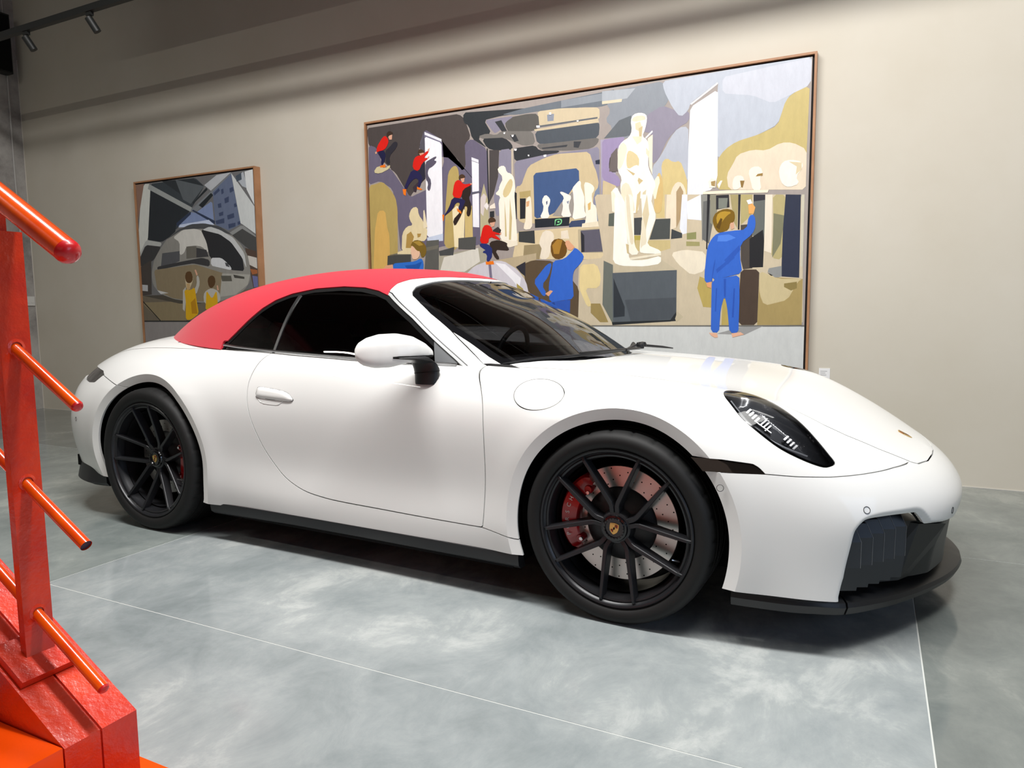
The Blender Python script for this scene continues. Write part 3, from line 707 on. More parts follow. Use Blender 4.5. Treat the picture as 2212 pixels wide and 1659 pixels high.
def make_brake(front):
    rd = .204 if front else .190; t = .085 if front else .115
    bm = bmesh.new(); add_lathe(bm, [(.128, t+.002), (.130, t), (rd-.002, t), (rd, t+.002), (rd, t+.034), (.13, t+.034)], 96)
    d = obj_bm('brake_disc', bm, M_steel, car, smooth=True)
    bm = bmesh.new(); add_lathe(bm, [(0, t-.03), (.075, t-.028), (.118, t-.012), (.128, t+.0005), (.1285, t+.01), (0, t+.01)], 64)
    obj_bm('brake_hat', bm, M_hat, d, smooth=True)
    bm = bmesh.new()
    for k in range(26):
        for j, r in enumerate((.142, .155, .169, .183, .195)):
            if not front and r > rd-.008: continue
            if (k+j) % 2: continue
            a = 2*math.pi*(k+j*.33)/26
            add_lathe(bm, [(0, t-.0004), (.0026, t-.0004), (.0026, t+.001)], 8, 1, (r*math.cos(a), 0, r*math.sin(a)))
    h = obj_bm('drilled_hole', bm, M_matte, d); h['kind'] = 'stuff'
    if front: c = obj_bm('brake_caliper', caliper_bm(.150, .224, R_(126), R_(214), .052, .15), M_caliper, d, smooth=True)
    else: c = obj_bm('brake_caliper', caliper_bm(.145, .218, R_(-38), R_(30), .085, .17), M_caliper, d, smooth=True)
    c['label'] = 'red brake caliper'
    for f in (.10, .90):
        a0, a1, r0, t0 = (R_(128), R_(214), .142, .052) if front else (R_(-38), R_(30), .145, .085)
        a = a0+(a1-a0)*f; rc = r0+.010; bm = bmesh.new()
        add_lathe(bm, [(0, t0-.010), (.0065, t0-.010), (.0075, t0-.006), (.0075, t0-.001)], 6, 1, (rc*math.cos(a), 0, rc*math.sin(a)))
        obj_bm('caliper_bolt', bm, M_chrome, d)
    if front:
        # lettering that follows the caliper's curve, read from below upwards
        word = 'PORSCHE'; rl = .190
        for i, ch in enumerate(word):
            a = R_(199-i*(48/6.0)-3); o = text_mesh('caliper_lettering', ch, .021, M_white, d, .0005)
            th = a-math.pi/2       # direction of reading: clockwise seen from outside
            o.matrix_local = Matrix.Translation((rl*math.cos(a), .0445, rl*math.sin(a))) @ Matrix.Rotation(-th, 4, 'Y') @ Matrix.Rotation(R_(90), 4, 'X')
    return d
YL = {True: -.872, False: -.906}
for front in (True, False):
    x, z = (AF[0]-.010, .335) if front else (AR[0], .356)
    for near in (True, False):
        w = make_wheel(front); y = YL[front]
        d = make_brake(front)
        if near: local(w, (x, y, z)); local(d, (x, y, z))
        else:
            local(w, (x, -y, z), (0, 0, math.pi)); local(d, (x, -y, z)); d.scale = (1, -1, 1)
# wheel housings and the floor pan
for front in (True, False):
    c = AF if front else AR; R = r_arch('F' if front else 'R', np.array([math.pi/2]))[0]+.012
    for sgn in (-1, 1):
        bm = bmesh.new(); n = 40; A = []; B_ = []; C_ = []
        for i in range(n+1):
            a = math.pi*(-.12)+math.pi*1.24*i/n; rr = R + (.03 if False else 0)
            A.append(bm.verts.new((c[0]+rr*math.cos(a), sgn*(.815 if front else .845), c[1]+rr*math.sin(a))))
            B_.append(bm.verts.new((c[0]+rr*math.cos(a), sgn*.52, c[1]+rr*math.sin(a))))
        for i in range(n): bm.faces.new((A[i], A[i+1], B_[i+1], B_[i]))
        bm.faces.new(B_)
        obj_bm('wheel_housing', bm, M_matte, car)
bm = bmesh.new()
add_box(bm, (-2.05, -.50, .13), (1.92, .50, .20))
for s in (-1, 1):
    ys = sorted((s*.50, s*.862)); add_box(bm, (-.80, ys[0], .13), (.83, ys[1], .19))
    ys = sorted((s*.50, s*.80)); add_box(bm, (1.66, ys[0], .14), (1.84, ys[1], .20)); add_box(bm, (-2.0, ys[0], .24), (-1.70, ys[1], .30))
obj_bm('floor_pan', bm, M_matte, car)
# ------------------------------------------------------------------ trim and small parts
bcand = body0
def at_side(x, z):
    m = bcand.V[:, 1] < -.3; i = np.where(m)[0]; k = i[np.argmin((bcand.V[i, 0]-x)**2+(bcand.V[i, 2]-z)**2)]; return bcand.V[k].copy(), bcand.N[k].copy()
def at_top(x, w):
    m = bcand.N[:, 2] > .3; i = np.where(m)[0]; k = i[np.argmin((bcand.V[i, 0]-x)**2+(bcand.V[i, 1]+w)**2)]; return bcand.V[k].copy(), bcand.N[k].copy()
# black side skirt under the white sill
for s in (-1, 1):
    bm = bmesh.new(); rings = []
    for x in np.linspace(-.80, .86, 30):
        w = np.interp(x, [-.8, -.3, .1, .86], [.884, .873, .872, .878]); f = min(1, (x+.80)/.03+.5, (.86-x)/.02+.3)
        sec = [(w-.03, .200), (w-.002, .188), (w-.001, .172), (w-.006, .145), (w-.022, .132), (w-.06, .130)]
        rings.append([bm.verts.new((x, s*a, b_)) for a, b_ in sec])
    for a, b_ in zip(rings, rings[1:]):
        for k in range(5): bm.faces.new((a[k], a[k+1], b_[k+1], b_[k]))
        bm.faces.new((a[5], a[0], b_[0], b_[5]))
    bm.faces.new(rings[0]); bm.faces.new(rings[-1][::-1])
    obj_bm('side_skirt', bm, M_black, car, smooth=True)
# black front lip: side pieces and centre piece, parted by a joint
LIPP = cr([(1.615, -.846), (1.70, -.838), (1.80, -.822), (1.88, -.79), (1.945, -.735), (2.00, -.665), (2.07, -.555), (2.14, -.43), (2.20, -.30), (2.245, -.17), (2.266, -.06), (2.268, 0), (2.266, .06)], 8, closed=False)
LIPP = LIPP[LIPP[:, 1] <= 1e-6]
def lip_sec(p, n, w):
    # outer edge, top shelf runs inwards into the intake
    k = np.interp(w, [0, .25, .55, .75, .80, .85], [1, 1, .8, .35, .05, 0])
    zt = .186-.030*k; zb = .128-.022*k; out = .018*k
    return [(-.20*k-.03, zt+.018*k), (-.035*k-.012, zt+.004), (out*0-.008, zt+.001), (out, zt-.010), (out+.004, zt-.024), (out-.006, zb+.006), (-.02, zb), (-.25*k-.04, zb)]
def lip_piece(name, w0, w1, sgn):
    bm = bmesh.new(); rings = []
    dense = cr(LIPP, 3, closed=False); dense = dense[(-dense[:, 1] >= w0) & (-dense[:, 1] <= w1)]
    P_ = [Vector((a, b_)) for a, b_ in dense]
    for i, p in enumerate(P_):
        t = (P_[min(i+1, len(P_)-1)]-P_[max(i-1, 0)]).normalized(); n = Vector((-t.y, t.x)); 
        if n.x < 0 and n.y > 0: n = -n
        if n.dot(Vector((1, -1))) < 0: n = -n
        if abs(p.y) < 1e-4: n = Vector((1, 0))
        rings.append([bm.verts.new((p.x+n.x*o, sgn*-(p.y+n.y*o) if abs(p.y) > 1e-4 else 0, z)) for o, z in lip_sec(p, n, -p.y)])
    for a, b_ in zip(rings, rings[1:]):
        for k in range(len(a)): bm.faces.new((a[k], a[(k+1) % len(a)], b_[(k+1) % len(a)], b_[k]))
    bm.faces.new(rings[0]); bm.faces.new(rings[-1][::-1])
    return bm
for sgn in (-1, 1):
    obj_bm('front_lip_end', lip_piece('a', .742, .86, sgn), M_black, car, smooth=True)
bm = lip_piece('c', 0, .738, -1); bm2 = lip_piece('c', 0, .738, 1)
me2 = bpy.data.meshes.new('t'); bm2.to_mesh(me2); bm2.free(); bm.from_mesh(me2); bpy.data.meshes.remove(me2)
obj_bm('front_lip', bm, M_black, car, smooth=True)
# intakes: dark box behind, slats, centre panel
M_int = M_black; M_glint = mat('slat_edge_highlight', (.20, .21, .22), rough=.35); M_slat = mat('satin_slat_plastic', (.012, .013, .016), rough=.30, spec=.7)  # the lighter edge grey paints in the highlight on the slats
for s in (-1, 1):
    # side wall of the centre part and back wall
    bm = bmesh.new()
    P0 = [(2.215, -.40, .362), (2.150, -.40, .19)]; P1 = [(2.135, -.51, .38), (2.085, -.515, .185)]; P2 = [(2.02, -.545, .395), (2.00, -.56, .175)]; P3 = [(1.84, -.80, .44), (1.84, -.80, .14)]
    vs = [[bm.verts.new((p[0], p[1]*-s, p[2])) for p in q] for q in (P0, P1, P2, P3)]
    for a, b_ in zip(vs, vs[1:]): bm.faces.new((a[0], a[1], b_[1], b_[0]))
    obj_bm('intake_wall', bm, M_int, car)
    bm = bmesh.new()
    for x0, x1, w0, w1 in ((1.84, 2.05, .30, .67), (2.05, 2.12, .30, .55)): add_box(bm, (x0, min(s*w0, s*w1), .448), (x1, max(s*w0, s*w1), .454))
    ys = sorted((s*.30, s*.76)); add_box(bm, (1.845, ys[0], .15), (1.855, ys[1], .452))
    obj_bm('intake_lining', bm, M_matte, car)
    n = 4
    for k in range(5):
        # slat k: outer (k=0) to inner; each is turned a little so its inner edge stands proud
        t0 = k/5; t1 = (k+1.10)/5
        def pt(t): return np.array([1.925+.150*t, .775-.235*t])
        a, b2 = pt(t0), pt(t1); dirn = (b2-a)/np.linalg.norm(b2-a); nrm = np.array([dirn[1]*-1, dirn[0]]); nrm = nrm if nrm[0] > 0 else -nrm
        a = a-nrm*.016; b2 = b2+nrm*.018
        zt = .424+.005*min(k, 3)
        prof = [(-.004, .205), (.004, .28), (.002, zt-.062), (-.022, zt-.022), (-.060, zt-.004), (-.060, zt-.02), (-.016, .205)]
        bm = bmesh.new(); R0 = []; R1 = []
        for o, z in prof:
            lean = (z-.2)*.03
            q0 = a+nrm*(o+lean); q1 = b2+nrm*(o+lean)
            R0.append(bm.verts.new((q0[0], s*q0[1], z))); R1.append(bm.verts.new((q1[0], s*q1[1], z)))
        m_ = len(prof)
        for i in range(m_): bm.faces.new((R0[i], R0[(i+1) % m_], R1[(i+1) % m_], R1[i]))
        bm.faces.new(R0); bm.faces.new(R1[::-1])
        sl_ = obj_bm('intake_slat', bm, M_slat, car, bevel=.003, seg=2)
        bm = bmesh.new(); add_tube(bm, [Vector((b2[0]+nrm[0]*(o+(z-.2)*.03)+.0005, s*(b2[1]+nrm[1]*(o+(z-.2)*.03)), z)) for o, z in prof[1:5]], .0011, 6); obj_bm('slat_glint', bm, M_glint, sl_)  # thin tube added as a painted highlight along the inner edge
# centre black panel below the white nose
cen = clip(opening, .545-np.abs(opening.V[:, 1])); cen = clip(cen, cen.V[:, 2]-.12)
_k = np.interp(np.abs(cen.V[:, 1]), [.30, .40, .545], [0, 0, .06])
cen.V = cen.V-np.array([1, 0, 0])*(.006+_k)[:, None]+np.array([1, 0, 0])*(np.clip((.34-cen.V[:, 2])/.15, 0, 1)*.055*np.interp(np.abs(cen.V[:, 1]), [.25, .5], [1, .2]))[:, None]
renorm(cen, np.ones(len(cen.V)))
emit('lower_centre_panel', both(cen), M_black, rim=.0)
# headlights
_hd = field(headlight, HEAD, _nh)
headr = clip(headlight, .008-_hd); headc = clip(headlight, _hd-.0005)
hl = emit2('headlight', headc, M_lens, rim=0, offset=.0005, label='clear oval headlight with dark inside')
emit2('headlight_surround', headr, M_blackgloss, rim=.010, offset=-.001)
bowl = headlight.copy(); k = np.clip(np.maximum(field(bowl, HEAD, _nh), 0)/.03, 0, 1)
bowl.V = bowl.V-bowl.N*(.010+.045*k*k*(3-2*k))[:, None]; renorm(bowl, np.ones(len(bowl.V)))
M_bowl = mat('headlight_bowl', (.05, .052, .058), rough=.22, coat=.6)
emit2('headlight_bowl', bowl, M_bowl, rim=0)
axa = np.array([.83, -.18, -.52]); axa /= np.linalg.norm(axa); nh = np.array(_nh)/np.linalg.norm(_nh); axb = np.cross(nh, axa)
hc = headlight.V.mean(0)
def hp(a, b_, c): return hc+axa*a+axb*b_+nh*c
def hbox(bm, a, b_, c, da, db, dc):
    v = [bm.verts.new(tuple(hp(a+i*da, b_+j*db, c+k*dc))) for i in (-1, 1) for j in (-1, 1) for k in (-1, 1)]
    for f in ((0,1,3,2),(4,6,7,5),(0,4,5,1),(2,3,7,6),(0,2,6,4),(1,5,7,3)): bm.faces.new([v[i] for i in f])
def mirror_obj(o, name):
    me = o.data.copy(); me.transform(Matrix.Scale(-1, 4, (0, 1, 0))); me.flip_normals()
    p = link(bpy.data.objects.new(name, me), car); 
    if 'label' in o: p['label'] = o['label']
    return p
sg = 1 if np.dot(axb, np.array([0, -1, -.3])) > 0 else -1
for aa, n_ in ((-.085, 4), (.062, 4)):
    bm = bmesh.new()
    for i in range(n_): hbox(bm, aa+i*.0135, sg*.006+sg*.003*i, -.030, .0032, .0115, .008)
    o = obj_bm('light_module', bm, M_chrome, car, bevel=.001, seg=1); mirror_obj(o, 'light_module')
bm = bmesh.new()
for i in range(3): hbox(bm, -.025+i*.012, sg*(.004+.004*i), -.034, .0022, .016, .006)
hbox(bm, -.012, sg*.022, -.034, .03, .0016, .008)
o = obj_bm('light_module', bm, M_chrome, car); mirror_obj(o, 'light_module')
bm = bmesh.new(); pts = []
for t in np.linspace(0, 1, 15): pts.append(hp(-.15+.30*t, sg*(.020+.028*math.sin(math.pi*t)), -.020-.012*math.sin(math.pi*t)))
add_tube(bm, pts, [.0045]*15, 8); o = obj_bm('light_bar', bm, mat('light_guide', (.35, .36, .38), rough=.15), car, smooth=True); mirror_obj(o, 'light_bar')
# door handles
HN = [(-.486,.742),(-.47,.748),(-.41,.745),(-.335,.737),(-.295,.726),(-.266,.705),(-.264,.699),(-.278,.694),(-.34,.695),(-.42,.699),(-.475,.703),(-.487,.712)]
def side_panel(poly, off, name, m, rim=.008, src=door, offs=0):
    d = sdf(src.V[:, [0, 2]], cr(np.array(poly, float), 5)); return clip(src, d)
hn = side_panel(HN, 0, 'h', None)
dh = sdf(hn.V[:, [0, 2]], cr(np.array(HN, float), 5)); hn2 = hn.copy()
hn2.V = hn2.V+hn2.N*(.010*np.sqrt(np.clip(dh/.014, 0, 1)))[:, None]; renorm(hn2, np.ones(len(hn2.V)))
for o, dr in zip(emit2('door_handle', hn2, M_paint, rim=.004, offset=.0012), doors): o.parent = dr
HR = [(-.470,.704),(-.455,.684),(-.42,.677),(-.36,.675),(-.338,.682),(-.325,.697),(-.40,.702)]
rc_ = side_panel(HR, 0, 'r', None)
M_recess = mat('handle_recess_paint', (.82, .82, .80), rough=.35, coat=1.0)
for o, dr in zip(emit2('handle_recess', rc_, M_recess, rim=.0, offset=.0012), doors): o.parent = dr
for poly, r_, nm in ((HN, .0016, 'handle_joint'), (HR, .0014, 'recess_edge')):
    q = cr(np.array(poly, float), 5); pts = []
    for x, z in q:
        p, n = at_side(x, z); pts.append(Vector((x, p[1]-.0006, z)))
    pts.append(pts[0])
    bm = bmesh.new(); add_tube(bm, pts, r_, 6, cap=False); o = obj_bm(nm, bm, M_black if nm == 'handle_joint' else M_paint, doors[0], smooth=True)
# parking sensors: thin dark rings
for x, z in ((1.578, .518), (1.992, .467), (2.235, .40), (-1.86, .52)):
    p, n = at_side(x, z); n = Vector(n); a = n.orthogonal().normalized(); b2 = n.cross(a)
    bm = bmesh.new(); pts = [Vector(p)+n*.0005+(a*math.cos(t)+b2*math.sin(t))*.0105 for t in np.linspace(0, 2*math.pi, 25)]
    add_tube(bm, pts, .0009, 6, cap=False); obj_bm('parking_sensor', bm, M_dash, car)
# crest on the nose
p, n = at_top(2.085, .0); q, _ = at_top(2.05, 0); fwd = Vector(p-q).normalized(); n = Vector(n); n = (n-fwd*n.dot(fwd)).normalized()
o = obj_bm('nose_crest', crest_bm(1.35), CREST, car); o['label'] = 'gold shield crest on the nose'
side = fwd.cross(n)
o.matrix_local = Matrix(((side.x, -n.x, -fwd.x, p[0]+n.x*.001), (side.y, -n.y, -fwd.y, 0), (side.z, -n.z, -fwd.z, p[2]+n.z*.001), (0, 0, 0, 1)))
# bright strip under the side windows
for s in (-1, 1):
    pts = [Vector((x, s*np.interp(x, [-.90, -.75, -.35, 0, .25, .50], [.700, .722, .748, .752, .748, .712]), np.interp(x, [-.90, -.728, -.499, -.304, -.013, .397, .52], [.930, .917, .905, .897, .884, .872, .866]))) for x in np.linspace(-.862, .50, 24)]
    bm = bmesh.new(); add_tube(bm, pts, .0055, 8); obj_bm('belt_strip', bm, M_alu, car, smooth=True)
# ------------------------------------------------------------------ mirrors
MT = [(0,.770,.425,.909,.004,.004),(.1,.79,.420,.919,.022,.016),(.25,.825,.405,.931,.040,.031),(.4,.865,.380,.939,.054,.048),(.55,.905,.350,.937,.062,.060),(.7,.945,.318,.931,.062,.064),(.82,.98,.290,.925,.054,.058),(.92,1.005,.268,.921,.040,.044),(.98,1.018,.255,.918,.022,.024),(1,1.022,.250,.918,.003,.003)]
def mirror_bm(s, zsplit, lower):
    bm = bmesh.new(); T = np.array(MT); rings = []
    for f in np.linspace(0, 1, 34):
        w, xc, zc, hx, hz = [np.interp(f, T[:, 0], T[:, k]) for k in range(1, 6)]
        ring = []
        for k in range(40):
            a = 2*math.pi*k/40; ca, sa = math.cos(a), math.sin(a)
            e = 2/2.6; x = abs(ca)**e*math.copysign(1, ca)*hx; z = abs(sa)**e*math.copysign(1, sa)*hz
            if x < 0: x *= .75
            ring.append(bm.verts.new((xc+x+(z*-.18), s*w, zc+z)))
        rings.append(ring)
    for a, b_ in zip(rings, rings[1:]):
        for k in range(40): bm.faces.new((a[k], a[(k+1) % 40], b_[(k+1) % 40], b_[k]))
    bm.faces.new(rings[0]); bm.faces.new(rings[-1][::-1])
    return bm
for s in (-1, 1):
    mr = obj_bm('door_mirror', mirror_bm(s, 0, 0), M_paint, car, smooth=True)
    # black arm and foot
    bm = bmesh.new(); rings = []
    ARM = [(.945,.385,.904,.010,.003),(.91,.392,.903,.034,.007),(.87,.400,.900,.050,.012),(.835,.408,.892,.058,.022),(.812,.414,.876,.060,.026),(.802,.417,.855,.059,.030),(.803,.420,.83,.056,.030),(.808,.420,.795,.052,.028)]
    dirs = [(1,0),(1,0),(1,.2),(1,.6),(.5,1),(0,1),(0,1),(0,1)]
    for (w, x, z, hx, hz), (dw, dz) in zip(ARM, dirs):
        l = math.hypot(dw, dz); dw /= l; dz /= l
        rings.append([bm.verts.new((x+hx*math.cos(t), s*(w+hz*math.sin(t)*dz), z+hz*math.sin(t)*dw)) for t in [2*math.pi*k/20 for k in range(20)]])
    for a, b_ in zip(rings, rings[1:]):
        for k in range(20): bm.faces.new((a[k], a[(k+1) % 20], b_[(k+1) % 20], b_[k]))
    bm.faces.new(rings[0]); bm.faces.new(rings[-1][::-1])
    obj_bm('mirror_arm', bm, M_black, mr, smooth=True)
    bm = bmesh.new(); add_tube(bm, [(.4195+.058*math.cos(t), s*(.803+.031*math.sin(t)), .842+.006*math.cos(t)) for t in np.linspace(0, 2*math.pi, 25)], .0012, 6, cap=False)
    obj_bm('arm_joint', bm, M_matte, mr)
    T = np.array(MT); pts = []
    for w_ in np.linspace(.955, .785, 12):
        xc, zc, hx, hz = [np.interp(w_, T[:, 1], T[:, k]) for k in (2, 3, 4, 5)]; z = .906; q = min(.98, abs(z-zc)/hz)
        pts.append(Vector((xc+hx*(1-q**2.6)**(1/2.6)+(z-zc)*-.18, s*w_, z)))
    bm = bmesh.new(); add_tube(bm, pts, [.0035]+[.0055]*10+[.004], 8); obj_bm('mirror_slot', bm, M_matte, mr, smooth=True)
# wipers
bm = bmesh.new()
def wipe(pts, r): add_tube(bm, [Vector(p) for p in pts], r, 8)
wipe([(.665,-.625,.868),(.74,-.52,.880),(.83,-.38,.884),(.885,-.25,.888),(.925,-.10,.892),(.94,.05,.893)], [.003,.006,.007,.008,.007,.005])
wipe([(.86,-.30,.895),(.93,-.12,.897),(.955,.10,.895),(.955,.2,.893)], [.006,.007,.006,.006])
obj_bm('wiper', bm, M_black, car, smooth=True)
bm = bmesh.new(); wipe([(.95,.02,.893),(.93,.2,.905),(.86,.38,.905),(.80,.52,.885)], [.007,.009,.009,.006])
for p, r in (((.935,.30,.905), .020), ((.90,.36,.90), .017), ((.955,.22,.90), .014)):
    add_lathe(bm, [(0, -.012), (r, -.010), (r*1.05, 0), (r*.8, .012), (0, .015)], 16, 2, p)
wipe([(.92,.33,.90),(1.00,.42,.888),(1.03,.50,.878)], [.007,.006,.003])
obj_bm('wiper', bm, M_black, car, smooth=True)
# ------------------------------------------------------------------ cabin inside
bm = bmesh.new(); add_box(bm, (-1.3, -.66, .40), (.80, .66, .44)); obj_bm('cabin_floor', bm, M_dash, car)
bm = bmesh.new(); add_prism(bm, [(.30,.62),(.30,.80),(.42,.865),(.62,.87),(.92,.84),(.92,.6)], -.66, .66, 1); obj_bm('dashboard', bm, M_dash, car, bevel=.02, seg=3)
for s in (-1, 1):
    c = s*.36
    bm = bmesh.new(); add_prism(bm, [(-.35,.46),(.15,.48),(.18,.55),(.10,.60),(-.35,.56)], c-.24, c+.24, 1); st = obj_bm('seat', bm, M_leather, car, bevel=.03, seg=3)
    bm = bmesh.new(); add_prism(bm, [(-.30,.52),(-.42,.53),(-.70,1.0),(-.66,1.04),(-.58,1.02)], c-.22, c+.22, 1); obj_bm('seat_back', bm, M_leather, st, bevel=.03, seg=3)
    bm = bmesh.new(); add_box(bm, (-.9, min(s*.64, s*.675), .45), (.5, max(s*.64, s*.675), .875)); obj_bm('door_card', bm, M_leather, car, bevel=.01)
bm = bmesh.new(); add_prism(bm, [(-.85,.55),(-1.25,.6),(-1.35,.93),(-1.2,.95),(-.95,.80)], -.6, .6, 1); obj_bm('rear_shelf', bm, M_leather, car, bevel=.02)
bm = bmesh.new(); pts = [Vector((.16+.05*math.sin(t), .36+.175*math.cos(t), .82+.165*math.sin(t))) for t in np.linspace(0, 2*math.pi, 37)]; add_tube(bm, pts, .014, 10, cap=False); obj_bm('steering_wheel', bm, M_dash, car, smooth=True)
# tail: light strip seam and rear diffuser corner
RD = cr([(-1.640, -.868), (-1.80, -.853), (-1.95, -.81), (-2.07, -.74), (-2.17, -.62), (-2.24, -.44), (-2.28, -.22), (-2.285, 0)], 6, closed=False)
for sgn in (1, -1):
    bm = bmesh.new(); rings = []
    for i, p in enumerate(RD):
        t_ = RD[min(i+1, len(RD)-1)]-RD[max(i-1, 0)]; t_ /= np.linalg.norm(t_); n_ = np.array([t_[1], -t_[0]])
        if n_ @ np.array([-1, -.6]) < 0: n_ = -n_
        k = min(1, i/6); z0 = .165-.01*k
        rings.append([bm.verts.new((p[0]+n_[0]*o, sgn*(p[1]+n_[1]*o), z)) for o, z in [(-.08, .31), (-.006, .30), (-.003, .24+.02*k), (-.005+.02*k, z0+.02), (-.02, z0), (-.12, z0)]])
    for a, b_ in zip(rings, rings[1:]):
        for k in range(6): bm.faces.new((a[k], a[(k+1) % 6], b_[(k+1) % 6], b_[k]))
    bm.faces.new(rings[0]); bm.faces.new(rings[-1][::-1])
    obj_bm('rear_diffuser', bm, M_black, car, smooth=True)
# thin dark joint between pillar and wing
for s in (-1, 1):
    bm = bmesh.new(); add_tube(bm, [(.412, s*.617, 1.001), (.46, s*.632, .967), (.508, s*.643, .934), (.555, s*.652, .898), (.605, s*.662, .858)], .0018, 6); obj_bm('pillar_joint', bm, M_matte, car)
